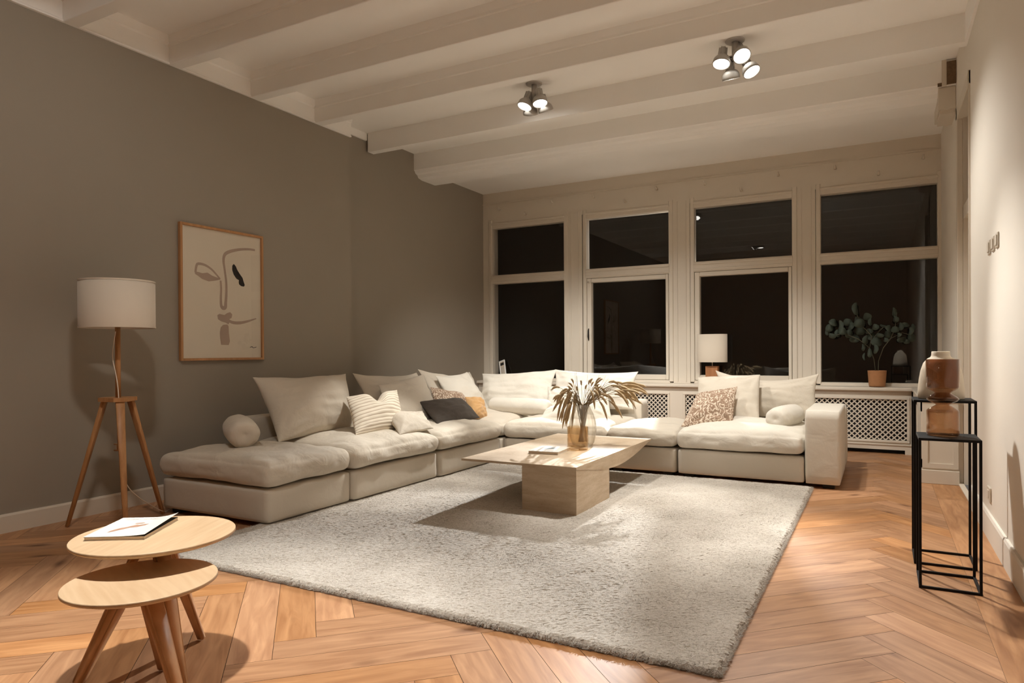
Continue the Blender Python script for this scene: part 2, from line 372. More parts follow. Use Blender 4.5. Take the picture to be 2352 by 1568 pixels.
def softbox(x0, x1, y0, y1, z0, z1, r, n=18, bulge=(0, 0, 0), crown=0, rum=.006, seed=0, sc=5, sideb=0, zn=6, dome=0, pucker=0):
    """rounded, slightly irregular upholstery block"""
    bm = NB()
    cx, cy, cz = (x0+x1)/2, (y0+y1)/2, (z0+z1)/2; hx, hy, hz = (x1-x0)/2, (y1-y0)/2, (z1-z0)/2
    key = {}
    def V(a, b, c):
        k = (round(a, 5), round(b, 5), round(c, 5))
        if k in key: return key[k]
        p = Vector((a*hx, b*hy, c*hz))
        inn = Vector((max(-hx+r, min(hx-r, p.x)), max(-hy+r, min(hy-r, p.y)), max(-hz+min(r, hz*.98), min(hz-min(r, hz*.98), p.z))))
        d = p-inn
        if d.length > 1e-9:
            rr = r
            d2 = Vector((d.x, d.y, d.z*(r/min(r, hz*.98)))); d2 = d2.normalized()*rr; d2.z *= min(r, hz*.98)/r
            p = inn+d2
        # crown and side bulge
        if c > 0 or dome: p.z += crown*max(0, (1-a*a))**.6*max(0, (1-b*b))**.6*(max(0, c))
        f = (1-c*c)*sideb
        p.x += f*a*(1-b*b*.5); p.y += f*b*(1-a*a*.5)
        w = Vector((p.x+cx, p.y+cy, p.z+cz))
        dn = wr(w, sc, seed)*1.4+wr((w.x*1.2, w.y*1.2, w.z*3), sc*2.3, seed+3)*.6
        nn = Vector((a**5, b**5, c**5)); nn = nn.normalized() if nn.length > 1e-6 else Vector((0, 0, 1))
        amt = rum*(1 if c > -.2 else .5)
        w += nn*dn*amt
        if pucker:
            g = math.sin(w.x*38+seed)*math.sin(w.y*31+seed*2)+math.sin((w.x+w.y)*24+seed*3+3*wr(w, 3, seed))
            w += nn*g*pucker*max(0, 1-abs(c))*.9
        key[k] = bm.verts.new(w); return key[k]
    def grid(n1, n2, fn):
        for i in range(n1):
            for j in range(n2):
                a0, a1 = [-1+2*(i+q)/n1 for q in (0, 1)]; b0, b1 = [-1+2*(j+q)/n2 for q in (0, 1)]
                try: bm.faces.new([fn(a0, b0), fn(a1, b0), fn(a1, b1), fn(a0, b1)])
                except ValueError: pass
    sm = lambda a: math.copysign(abs(math.sin(a*math.pi/2)), a)*.5+a*.5
    grid(n, n, lambda a, b: V(sm(a), sm(b), 1)); grid(n, n, lambda a, b: V(sm(b), sm(a), -1))
    grid(n, zn, lambda a, c: V(sm(a), -1, sm(c))); grid(n, zn, lambda a, c: V(-sm(a), 1, sm(c)))
    grid(n, zn, lambda b, c: V(1, sm(b), sm(c))); grid(n, zn, lambda b, c: V(-1, -sm(b), sm(c)))
    bmesh.ops.recalc_face_normals(bm, faces=bm.faces[:])
    return bm

# ------------------------------------------------------------------ room dimensions
XL, XL2, XR = -4.87, -5.08, .57          # left wall, its recess past the step, right wall
YS, YW, YB = 5.49, 8.60, -2.2            # step, window wall, wall behind the camera
ZB, ZC, ZV = 3.37, 3.58, 3.41            # beam underside, ceiling boards, bay ceiling

# floor: herringbone planks with a straight border, one mesh
def build_floor():
    bm = NB(); uvl = bm.loops.layers.uv.new('UVMap'); col = bm.loops.layers.color.new('plank')
    rnd = random.Random(4); w = .158; n = 6; g = .0009
    c45 = math.sqrt(.5)
    X0, X1, Y0, Y1 = XL2-.05, .37, YB, 8.5
    def plank(poly, o, d):
        # clip polygon to the field
        def clip(poly, ax, lim, sg):
            out = []
            for i in range(len(poly)):
                a, b = poly[i], poly[(i+1) % len(poly)]
                ia, ib = sg*(a[ax]-lim) <= 0, sg*(b[ax]-lim) <= 0
                if ia: out.append(a)
                if ia != ib:
                    t = (lim-a[ax])/(b[ax]-a[ax]); out.append((a[0]+(b[0]-a[0])*t, a[1]+(b[1]-a[1])*t))
            return out
        for ax, lim, sg in ((0, X0, -1), (0, X1, 1), (1, Y0, -1), (1, Y1, 1)):
            poly = clip(poly, ax, lim, sg)
            if len(poly) < 3: return
        vs = [bm.verts.new((p[0], p[1], 0)) for p in poly]
        f = bm.faces.new(vs); put(f, o, d)
    def put(f, o, d):
        cc = (rnd.random(), rnd.random(), rnd.random(), 1); ou = rnd.uniform(0, 40); ov = rnd.uniform(0, 40)
        for lp in f.loops:
            q = (lp.vert.co.x-o[0], lp.vert.co.y-o[1])
            lp[uvl].uv = (ou+q[0]*d[0]+q[1]*d[1], ov-q[0]*d[1]+q[1]*d[0]); lp[col] = cc
    def rot(a, b): return ((a-b)*c45-2.0+.035, (a+b)*c45+2.0)
    for s in range(-80, 120):
        for m in range(-12, 12):
            for kind in (0, 1):
                if kind == 0: a0, a1, b0, b1 = s+m*2*n, s+n+m*2*n, s, s+1; d = (c45, c45)
                else: a0, a1, b0, b1 = s+m*2*n, s+1+m*2*n, s+1, s+1+n; d = (-c45, c45)
                q = [rot(a*w, b*w) for a, b in ((a0+g/w, b0+g/w), (a1-g/w, b0+g/w), (a1-g/w, b1-g/w), (a0+g/w, b1-g/w))]
                if max(p[0] for p in q) < X0 or min(p[0] for p in q) > X1 or max(p[1] for p in q) < Y0 or min(p[1] for p in q) > Y1: continue
                plank(q, q[0], d)
    # border planks along the right wall
    y = Y0
    while y < 8.5:
        L = rnd.uniform(1.3, 2.0)
        vs = [bm.verts.new(p) for p in ((.371, y+.001, 0), (.60, y+.001, 0), (.60, min(y+L, 8.6)-.001, 0), (.371, min(y+L, 8.6)-.001, 0))]
        put(bm.faces.new(vs), (.371, y), (0, 1)); y += L
    # sub-floor seen in the joints
    vs = [bm.verts.new(p) for p in ((XL2-.1, YB-.1, -.006), (XR+.9, YB-.1, -.006), (XR+.9, YW+.1, -.006), (XL2-.1, YW+.1, -.006))]
    f = bm.faces.new(vs); f.material_index = 1
    struct('floor', bm, ['floor', 'dark'], 'oak herringbone parquet floor')
build_floor()

# walls
bm = NB(); box(bm, XL-.4, XL, YB-.1, YS, 0, ZC+.1); box(bm, XL2-.3, XL2, YS, YW+.25, 0, ZC+.1); struct('wall_left', bm, 'taupe', 'taupe painted side wall stepping back near the windows')
bm = NB(); box(bm, XR, XR+.25, YB-.1, 5.88, 0, ZC+.1); box(bm, XR, XR+.25, 5.88, 6.74, 3.10, ZC+.1); box(bm, XR, XR+.25, 6.74, YW+.25, 0, ZC+.1)
struct('wall_right', bm, 'white_wall', 'cream wall with the doorway at its far end')
bm = NB(); box(bm, XL-.4, XR+.25, YB-.15, YB, 0, ZC+.1); struct('wall_back', bm, 'white_wall')
# ceiling boards
bm = NB(); box(bm, XL2-.2, XR+.2, YB-.1, 7.25, ZC, ZC+.1); box(bm, XL2-.2, XR+.2, 7.2, YW+.2, ZV, ZV+.12); struct('ceiling', bm, 'ceil', 'cream painted ceiling between the beams')
# beams
bi = 0
for y in (-1.27, -.49, .29, 1.07, 1.85, 2.635, 3.42, 4.20, 4.97):
    bi += 1; bm = NB()
    w_ = .105
    prism(bm, [(y, ZB+.002), (y+.004, ZB-.002), (y+w_-.004, ZB-.002), (y+w_, ZB+.002), (y+w_, ZC-.075), (y+w_+.012, ZC-.068), (y+w_+.012, ZC-.05), (y+w_+.03, ZC), (y-.03, ZC), (y-.012, ZC-.05), (y-.012, ZC-.068), (y, ZC-.075)], XL+.004, XR)
    struct('trim_%d' % bi, bm, 'ceil', 'cream ceiling beam')
bi += 1; bm = NB(); prism(bm, [(5.985, ZB), (6.085, ZB), (6.085, ZC), (5.985, ZC)], XL2+.03, XR); struct('trim_%d' % bi, bm, 'ceil', 'cream ceiling beam nearest the step in the wall')
bi += 1; bm = NB(); prism(bm, [(6.885, ZB+.01), (6.885, ZC), (7.34, ZC), (7.34, 3.285), (7.05, 3.285), (6.975, 3.30), (6.955, 3.33), (6.915, 3.345), (6.90, ZB)], XL2, XR)
struct('trim_%d' % bi, bm, 'ceil', 'deep moulded cream beam in front of the window bay')
# cornice strips between beams on the left wall
ys = [-2.2, -1.27, -.49, .29, 1.07, 1.85, 2.635, 3.42, 4.20, 4.97, 5.49]
bi += 1; bm = NB()
prism(bm, [(XL, ZB), (XL+.022, ZB), (XL+.022, ZB+.012), (XL+.014, ZB+.02), (XL+.014, ZC-.07), (XL+.03, ZC-.06), (XL+.05, ZC), (XL, ZC)], YB, YS, 'y'); struct('trim_%d' % bi, bm, 'ceil', 'cream cornice board on the taupe wall')
bi += 1; bm = NB(); box(bm, XL2, XL2+.02, YS+.0, 5.985, 3.50, ZC); box(bm, XL2, XL-.0, YS, YS+.02, 3.44, ZC); struct('trim_%d' % bi, bm, 'ceil')
# right hand cornice
bi += 1; bm = NB(); box(bm, XR-.02, XR, YB, 5.985, ZB, ZC-.001); struct('trim_%d' % bi, bm, 'ceil')
# bracket below the deep beam on the right
bi += 1; bm = NB(); box(bm, .44, XR-.001, 6.90, 7.34, 3.17, 3.36, .004); box(bm, .455, XR-.001, 6.93, 7.30, 3.14, 3.17); box(bm, .465, .50, 6.872, 6.9, 3.36, ZC); struct('trim_%d' % bi, bm, 'white_paint', 'boxed bracket under the deep beam')
bi += 1; bm = NB(); box(bm, .50, XR-.002, 6.862, 6.883, 3.37, ZC-.02); box(bm, .435, .465, 6.87, 6.883, 3.362, 3.39); struct('trim_%d' % bi, bm, 'plaster', 'patch of bare broken plaster by the beam end')

# baseboards
bm = NB(); prism(bm, [(XL, 0), (XL+.018, 0), (XL+.018, .105), (XL+.012, .118), (XL, .118)], YB, YS, 'y'); prism(bm, [(XL2, 0), (XL2+.018, 0), (XL2+.018, .105), (XL2+.012, .118), (XL2, .118)], YS, YW, 'y'); struct('baseboard_left', bm, 'white_paint', 'cream baseboard along the taupe wall')
bm = NB(); prism(bm, [(XR, 0), (XR-.018, 0), (XR-.018, .135), (XR-.012, .15), (XR, .15)], YB, 5.86, 'y'); struct('baseboard_right', bm, 'white_wall', 'cream baseboard along the right wall')

# window wall ------------------------------------------------------
def window_wall():
    yf = YW-.045          # face of piers and header
    bm = NB()
    box(bm, XL2, XR, yf, YW+.2, 2.962, ZV+.05)                       # header band
    box(bm, XL2, XR, yf, YW+.2, 0, .70)                             # below the sill
    for a, b in ((XL2, -4.975), (-3.75, -3.535), (-2.30, -2.09), (-.855, -.655)):
        box(bm, a, b, yf, YW+.2, .70, 2.962)
    box(bm, XR-.02, XR, yf, YW+.2, .7, 2.962)
    struct('wall_window', bm, 'white_paint', 'cream panelled window wall')
    bm = NB()  # moulding line under the ceiling
    box(bm, XL2, XR, yf-.012, yf, 3.245, 3.262); global bi; bi += 1; struct('trim_%d' % bi, bm, 'white_paint')
    wins = ((-4.93, -3.80, 0), (-3.47, -2.355, 1), (-2.035, -.905, 1), (-.60, .535, 0))
    for i, (a, b, cas) in enumerate(wins):
        o0 = a-.05; o1 = b+.055
        bm = NB(); d0 = yf-.012; d1 = YW+.06
        top = 2.895
        # outer frame with rounded ears that run past the header
        for s, (x0, x1) in enumerate(((o0, a+.0), (b, o1))):
            box(bm, x0, x1, d0, d1, .735, 3.02, .006, 1)
            if not (i == 0 and s == 0) and not (i == 3 and s == 1):
                xm = (x0+x1)/2; r = (x1-x0)/2
                prism(bm, [(xm+r*.98*math.cos(R(t)), 3.015+r*1.0*math.sin(R(t))) for t in range(0, 181, 20)], d0, d1, 'y')
        box(bm, a-.01, b+.01, d0+.004, d1, top, 2.965, .006, 1)
        box(bm, a-.01, b+.01, d0-.008, d0+.02, 2.945, 2.975, .006, 1)
        box(bm, a-.01, b+.01, d0-.006, d1, 2.10, 2.225, .006, 1)            # transom
        box(bm, a-.01, b+.01, d0-.02, d0+.02, 2.185, 2.215, .006, 1)
        box(bm, a-.01, b+.01, d0-.014, d0+.02, 2.115, 2.14, .005, 1)
        box(bm, a-.01, b+.01, d0+.01, d1, .715, .755, .004, 1)
        f = struct('window_%d' % (i+1), bm, 'white_paint', ['window nearest the taupe wall', 'window with the iron casement latch', 'window behind the table lamp', 'window behind the potted plant'][i])
        # glazing beads
        bm = NB(); box(bm, a, b, YW+.01, YW+.016, 2.225, top); obj('upper_pane', bm, 'pane', f, False)
        if cas:
            bm = NB(); x0, x1, z0, z1 = a+.005, b-.005, .758, 2.097; t = .06
            box(bm, x0, x0+t, d0+.002, YW+.03, z0, z1, .006, 1); box(bm, x1-t*.6, x1, d0+.002, YW+.03, z0, z1, .006, 1)
            box(bm, x0+t, x1-t*.6, d0+.004, YW+.03, z1-.055, z1, .006, 1); box(bm, x0+t, x1-t*.6, d0+.004, YW+.03, z0, z0+.065, .006, 1)
            s = obj('casement_sash', bm, 'white_paint', f, False)
            bm = NB(); box(bm, x0+t, x1-t*.6, YW, YW+.006, z0+.06, z1-.05); obj('lower_pane', bm, 'pane', s, False)
            if i == 1:
                bm = NB(); tube(bm, [(x0+.028, d0-.012, 1.27), (x0+.03, d0-.03, 1.32), (x0+.026, d0-.018, 1.40), (x0+.028, d0-.008, 1.43)], [.006, .012, .010, .006], 8)
                obj('latch', bm, 'dark', s)
                bm = NB(); bmesh.ops.create_uvsphere(bm, u_segments=12, v_segments=8, radius=.018, matrix=Matrix.Translation((x0+.028, d0-.004, 2.05))); obj('stay_knob', bm, 'white_paint', s)
                bm = NB(); bmesh.ops.create_uvsphere(bm, u_segments=8, v_segments=6, radius=.006, matrix=Matrix.Translation((x0+.028, d0-.022, 2.05))); obj('screw', bm, 'dark', s)
        else:
            bm = NB(); box(bm, a, b, YW+.01, YW+.016, .755, 2.10); obj('lower_pane', bm, 'pane', f, False)
    # pier mouldings
    bm = NB()
    for a, b in ((-3.735, -3.55), (-2.285, -2.105), (-.84, -.67)):
        m_ = (a+b)/2; w_ = (b-a)*.30
        for x in (m_-w_, m_+w_): box(bm, x-.006, x+.006, yf-.008, yf+.001, .74, 3.0)
    bi += 1; struct('trim_%d' % bi, bm, 'white_paint', 'slim beading on the window piers')
    # hooks on the header
    i = 0
    for x, z in ((-4.804, 3.162), (-4.383, 3.05), (-3.97, 3.171), (-3.36, 3.175), (-2.923, 3.069), (-2.504, 3.179), (-1.9, 3.173), (-1.47, 3.042), (-1.05, 3.173), (-.446, 3.17), (-.015, 3.05), (.408, 3.17)):
        bm = NB(); tube(bm, [(0, 0, 0), (0, -.03, .002), (0, -.042, .012), (0, -.04, .03)], [.011, .009, .008, .007], 8)
        h = obj('curtain_hook', bm, 'white_paint', None, True, (x, yf, z)); h.scale = (1.35, 1.1, 1.1)
        names = ['leftmost, beside the taupe wall', 'lower row, above the leftmost window', 'upper row, above the right part of the leftmost window', 'upper row, above the left end of the latched window', 'lower row, above the latched window', 'upper row, at the right end of the latched window', 'upper row, above the left half of the lamp window', 'lower row, above the lamp window', 'upper row, at the right end of the lamp window', 'upper row, above the left part of the plant window', 'lower row, above the plant window', 'rightmost, close to the pilaster corner']
        tag(h, 'small painted hook on the header, '+names[i], 'hook', 'painted hooks above the windows'); i += 1
window_wall()

# sill and radiator casing
bm = NB(); prism(bm, [(8.36, .675), (8.345, .685), (8.345, .705), (8.355, .715), (8.56, .722), (8.56, .675)], XL2, .5705, 'x')
box(bm, .285, .57, 6.68, 8.36, .69, .715, .004, 1)
tag(obj('window_sill', bm, 'white_paint', None, False), kind='structure')['label'] = 'deep cream sill running below all four windows'
def lattice(bm, u0, u1, z0, z1, put, pitch=.052, w=.012, t=.008):
    # crossed diagonal strips clipped to a rectangle
    for sg in (1, -1):
        c = (u0 if sg > 0 else u0)-(z1-z0) if sg > 0 else u0
        k = 0
        lo, hi = (u0-(z1-z0), u1) if sg > 0 else (u0, u1+(z1-z0))
        c = lo
        while c < hi:
            c += pitch
            # line: u = c + sg*(z-z0)
            za = z0; zb = z1
            pts = []
            ua = c; ub = c+sg*(z1-z0)
            t0, t1 = 0, 1
            du = ub-ua
            for lim, side in ((u0, 1), (u1, -1)):
                # side*(u-lim)>=0
                fa, fb = side*(ua-lim), side*(ub-lim)
                if fa < 0 and fb < 0: t0, t1 = 1, 0
                elif fa < 0: t0 = max(t0, -fa/(fb-fa))
                elif fb < 0: t1 = min(t1, fa/(fa-fb))
            if t1-t0 < .02: continue
            put((ua+du*t0, z0+(z1-z0)*t0), (ua+du*t1, z0+(z1-z0)*t1), w, t, 0 if sg > 0 else 1)
def casing():
    root = thing('radiator_cover', 'long cream radiator cover with lattice grilles below the window sill', 'radiator cover', (-2.3, 8.4, 0))
    o = (-2.3, 8.4, 0)
    pans = ((-4.9, -3.2), (-3.55, -3.2), (-2.95, -2.335), (-2.115, -1.0), (-.62, .243))
    pans = ((-4.85, -3.75), (-3.5, -2.335), (-2.115, -.95), (-.72, .243))
    bm = NB(); yf, yb = 8.40, 8.425
    def bb(x0, x1, z0, z1, dy=0, bev=.0): box(bm, x0-o[0], x1-o[0], yf-dy-o[1], yb-o[1], z0, z1, bev, 1)
    bb(XL2, .285, .585, .676); bb(XL2, .285, .085, .148)
    xs = [XL2]+[v for p in pans for v in p]+[.285]
    for k in range(0, len(xs), 2): bb(xs[k], xs[k+1], .148, .585)
    bb(XL2, .285, .045, .085); bb(.225, .285, 0, .0445); bb(-1.0, -.9, 0, .0445); bb(-3.7, -3.6, 0, .0445); bb(XL2, XL2+.06, 0, .0445)
    bb(XL2, .285, .095, .105, .012)
    obj('casing_board', bm, 'white_paint', root, False)
    for a, b in pans:
        bm = NB(); t = .028
        for x0, x1, z0, z1 in ((a-t, b+t, .585, .61), (a-t, b+t, .122, .148), (a-t, a, .148, .585), (b, b+t, .148, .585)):
            box(bm, x0-o[0], x1-o[0], yf-.014-o[1], yf-o[1], z0, z1, .004, 1)
        g = obj('grille_frame', bm, 'white_paint', root, False)
        bm = NB()
        def put(p, q, w, t, k): bar(bm, (p[0]-o[0], yf+.008+.006*k-o[1], p[1]), (q[0]-o[0], yf+.008+.006*k-o[1], q[1]), w, .006, (0, 1, 0))
        lattice(bm, a, b, .148, .585, put, .0545, .0125)
        obj('lattice', bm, 'white_paint', g, False)
    bm = NB(); box(bm, XL2+.01-o[0], .27-o[0], 8.5-o[1], 8.55-o[1], 0, .66); obj('radiator', bm, 'dark', root, False)
    # cabinet return along the right wall
    r2 = thing('low_cabinet', 'low cream panelled cabinet against the wall between doorway and windows', 'cabinet', (.43, 7.5, 0))
    o2 = (.43, 7.5, 0)
    bm = NB(); box(bm, .305-o2[0], .568-o2[0], 6.70-o2[1], 8.395-o2[1], 0, .69)
    obj('body', bm, 'white_paint', r2, False)
    bm = NB(); box(bm, .292-o2[0], .568-o2[0], 6.683-o2[1], 8.39-o2[1], 0, .115, .003, 1); obj('plinth', bm, 'white_paint', r2, False)
    bm = NB()
    for x0, x1, z0, z1 in ((.305, .345, .13, .68), (.525, .56, .13, .68), (.345, .525, .62, .68), (.345, .525, .13, .17)): box(bm, x0-o2[0], x1-o2[0], 6.69-o2[1], 6.70-o2[1], z0, z1)
    obj('end_panel', bm, 'white_paint', r2, False)
    bm = NB()
    for y0, y1, z0, z1 in ((6.70, 6.78, .13, .68), (7.45, 7.6, .13, .68), (8.25, 8.39, .13, .68), (6.70, 8.39, .60, .68), (6.70, 8.39, .13, .2)): box(bm, .296-o2[0], .305-o2[0], y0-o2[1], y1-o2[1], z0, z1)
    obj('side_frame', bm, 'white_paint', r2, False)
casing()

# doorway in the right wall
bm = NB()
box(bm, XR-.012, XR+.03, 6.72, 6.80, 0, 3.12, .004, 1); box(bm, XR-.012, XR+.03, 5.87, 5.90, 0, 3.12)
box(bm, XR-.012, XR+.06, 5.87, 6.80, 3.02, 3.12, .004, 1)
box(bm, XR+.03, XR+.22, 6.70, 6.745, 0, 3.05); box(bm, XR+.03, XR+.22, 5.875, 5.91, 0, 3.05); box(bm, XR+.03, XR+.24, 5.9, 6.72, 2.19, 2.30, .004, 1)
struct('door_1', bm, 'white_paint', 'cream doorway with a transom light')
d1 = bpy.data.objects['door_1']
bm = NB(); box(bm, XR+.16, XR+.20, 5.91, 6.70, .02, 2.19); box(bm, XR+.152, XR+.16, 6.0, 6.6, .25, 1.0, .003, 1); box(bm, XR+.152, XR+.16, 6.0, 6.6, 1.15, 2.05, .003, 1); obj('door_leaf', bm, 'white_paint', d1, False)
bm = NB(); tube(bm, [(XR+.15, 6.60, 1.1), (XR+.09, 6.60, 1.1), (XR+.085, 6.50, 1.1)], .009, 10); obj('door_handle', bm, 'grey_metal', d1)
bm = NB(); box(bm, XR+.15, XR+.156, 5.91, 6.70, 2.30, 3.02); obj('transom_pane', bm, 'pane', d1, False)
bm = NB(); box(bm, XR+.185, XR+.20, 5.91, 6.70, 2.30, 3.02); obj('transom_backing', bm, 'taupe', d1, False)
bi += 1; bm = NB(); box(bm, XR-.008, XR+.03, 5.0, 6.72, 0, .016, .003, 1); struct('trim_%d' % bi, bm, 'white_paint', 'white threshold strip at the doorway')
bi += 1; bm = NB(); box(bm, XR+.03, XR+.16, 5.9, 6.7, 0, .008); struct('trim_%d' % bi, bm, 'bluefloor', 'slate grey floor beyond the threshold')
# switches and outlet
root = thing('light_switch', 'row of small light switches high on the cream right wall', 'light switch', (XR, 4.78, 1.72))
for i, y in enumerate((-.21, -.06, .10)):
    bm = NB(); box(bm, -.008, 0, y-.035, y+.055, -.042, .042, .003, 1); p = obj('plate', bm, 'switch', root, False)
    bm = NB(); box(bm, -.014, -.008, y-.02, y+.035, -.028, .028, .002, 1); obj('rocker', bm, 'white_paint', p, False)
root = thing('wall_outlet', 'white wall outlet low on the cream right wall', 'outlet', (XR, 4.92, .262))
bm = NB(); box(bm, -.01, 0, -.06, .06, -.042, .042, .004, 1); p = obj('plate', bm, 'switch', root, False)
bm = NB(); box(bm, -.013, -.009, -.028, .028, -.024, .024, .002, 1); obj('socket', bm, 'white_paint', p, False)

# ------------------------------------------------------------------ rug
def build_rug():
    x0, x1, y0, y1 = -3.53, -.485, 2.385, 5.975; st = .0105
    nx, ny = int((x1-x0)/st), int((y1-y0)/st); rnd = random.Random(2)
    bm = NB(); cx, cy = (x0+x1)/2, (y0+y1)/2; rows = []
    for j in range(ny+1):
        row = []
        for i in range(nx+1):
            x = x0+(x1-x0)*i/nx; y = y0+(y1-y0)*j/ny
            e = min(x-x0, x1-x, y-y0, y1-y)
            h = .027*min(1, (e/.02)) ** .4 if e > 0 else .0
            z = h+(rnd.random()-.5)*.0045*(1 if e > .004 else 0)+.003*wr((x, y, 0), 6, 5)
            jx, jy = (rnd.random()-.5)*st*.8, (rnd.random()-.5)*st*.8
            if e < .03:
                q = .006*wr((x, y, 0), 20, 9); jx += q+(rnd.random()-.5)*.008; jy += q+(rnd.random()-.5)*.008
            row.append(bm.verts.new((x+jx-cx, y+jy-cy, max(.002, z))))
        rows.append(row)
    for j in range(ny):
        for i in range(nx): bm.faces.new((rows[j][i], rows[j][i+1], rows[j+1][i+1], rows[j+1][i]))
    o = obj('area_rug', bm, 'rug', None, False, (cx, cy, .001))
    tag(o, 'large grey-beige shag rug under the coffee table', 'rug')
    vs, fs = [], []
    def blade(x, y, z, h, lx, ly):
        a = rnd.random()*3.14; w = .0011; c_, s_ = math.cos(a)*w, math.sin(a)*w; i = len(vs)
        vs.extend(((x-c_, y-s_, z), (x+c_, y+s_, z), (x+lx, y+ly, max(.0012, z+h)))); fs.append((i, i+1, i+2))
    hw, hd = (x1-x0)/2, (y1-y0)/2
    for k in range(190000):
        blade(rnd.uniform(-hw+.01, hw-.01), rnd.uniform(-hd+.01, hd-.01), .022, rnd.uniform(.004, .011), rnd.gauss(0, .005), rnd.gauss(0, .005))
    for k in range(46000):
        t = rnd.random(); e = rnd.choice((0, 1, 2, 3)); n_ = rnd.uniform(-.004, .012); z = rnd.uniform(.002, .022); q = rnd.uniform(.003, .016)
        if e == 0: blade(-hw+2*hw*t, -hd+n_, z, rnd.uniform(-.004, .007), rnd.gauss(0, .006), -q)
        elif e == 1: blade(-hw+2*hw*t, hd-n_, z, rnd.uniform(-.004, .007), rnd.gauss(0, .006), q)
        elif e == 2: blade(hw-n_, -hd+2*hd*t, z, rnd.uniform(-.004, .007), q, rnd.gauss(0, .006))
        else: blade(-hw+n_, -hd+2*hd*t, z, rnd.uniform(-.004, .007), -q, rnd.gauss(0, .006))
    me = bpy.data.meshes.new('pile'); me.from_pydata(vs, [], fs); me.materials.append(M['rug'])
    p = bpy.data.objects.new('pile', me); C.objects.link(p); p.parent = o; p['kind'] = 'stuff'
build_rug()

# ------------------------------------------------------------------ sectional sofa, module by module
ZS = .030   # modules stand on low feet on rug and floor
def feet(root, x0, x1, y0, y1, o):
    for x in (x0+.09, x1-.09):
        for y in (y0+.09, y1-.09):
            zz = .028 if (-3.53 < x < -.485 and 2.385 < y < 5.975) else .001
            bm = NB(); box(bm, x-.045-o[0], x+.045-o[0], y-.045-o[1], y+.045-o[1], zz-.0, .055, .004, 1); obj('foot', bm, 'dark', root, False)
def module(label, x0, x1, y0, y1, seed, backs=(), arm=None, crown=.06, ctop=.405, over=.012, pucker=0, mat='linen', zb=.250, cb=.262, sideb=.012, ov=(0, 0, 0)):
    o = ((x0+x1)/2, (y0+y1)/2, 0)
    root = thing('sofa_module', label, 'sofa', o, 0, 'modules of the sectional sofa')
    bx1 = arm[0]-.002 if arm else x1-.004
    bm = softbox(x0+.004, bx1, y0, y1, ZS+.004, zb, .020, 14, rum=.003, seed=seed, sc=3); bmesh.ops.translate(bm, vec=(-o[0], -o[1], 0), verts=bm.verts[:])
    obj('base', bm, mat+'_flat', root)
    ax0, ax1 = x0, x1
    if arm: ax1 = arm[0]
    cx0, cx1, cy0, cy1 = x0+.002-over*0, ax1-.002, y0, y1
    cx0, cx1, cy0, cy1 = x0+.003+ov[0], ax1-.003+ov[1], y0+.003+ov[2], y1-.003
    bm = softbox(cx0, cx1, cy0, cy1, cb, ctop, .050, 26, crown=crown, rum=.016, seed=seed+11, sc=4.2, sideb=sideb, zn=8, pucker=pucker)
    bmesh.ops.translate(bm, vec=(-o[0], -o[1], 0), verts=bm.verts[:]); c = obj('seat_cushion', bm, mat, root)
    m = c.modifiers.new('smooth', 'SUBSURF'); m.levels = 1; m.render_levels = 1
    for b in backs:
        bm = softbox(b[0], b[1], b[2], b[3], ZS+.004, b[4] if len(b) > 4 else .600, .022, 12, rum=.003, seed=seed+5, sc=3)
        bmesh.ops.translate(bm, vec=(-o[0], -o[1], 0), verts=bm.verts[:]); obj('backrest', bm, mat+'_flat', root)
    if arm:
        bm = softbox(arm[0]+.003, arm[1], y0-.004, y1-.10, ZS+.004, 0.632, .018, 14, rum=.0012, seed=seed+6, sc=3)
        bmesh.ops.translate(bm, vec=(-o[0], -o[1], 0), verts=bm.verts[:]); obj('armrest', bm, mat+'_flat', root)
    feet(root, x0, x1, y0, y1, o)
    return root
module('backless ottoman end of the sectional, nearest the floor lamp', -4.48, -3.425, 3.075, 3.845, 1, crown=.040, ctop=.420, ov=(-.01, .014, -.014), pucker=.0015)
module('second module of the left run, behind the big plain back cushion', -4.48, -3.405, 3.858, 4.935, 2, backs=((-4.725, -4.485, 3.86, 4.935),), pucker=.005, crown=.085, ov=(0, .022, 0))
module('third module of the left run, charcoal cushion on its seat', -4.48, -3.385, 4.948, 6.025, 3, backs=((-4.725, -4.485, 4.948, 6.025),), crown=.085, ov=(0, .016, 0), pucker=.002)
module('corner module of the sectional', -4.48, -3.375, 6.040, 7.075, 4, backs=((-4.725, -4.485, 6.04, 7.33), (-4.48, -3.375, 7.085, 7.33)), crown=.085)
module('module of the window run right beside the corner, low back ends here', -3.365, -2.27, 6.040, 7.075, 5, backs=((-3.365, -2.255, 7.085, 7.33),), pucker=.006, crown=.07, ov=(0, 0, -.02))
module('backless module of the window run, nothing on its seat', -2.262, -1.605, 6.040, 7.075, 6, pucker=.004, crown=.035, ov=(0, 0, -.018))
module('right end module of the sectional with the square armrest', -1.595, -.285, 6.030, 7.075, 7, backs=((-1.595, -.285, 7.085, 7.33),), arm=(-.552, -.285), pucker=.010, crown=.085, ctop=.425, mat='linen2', ov=(0, 0, -.035))

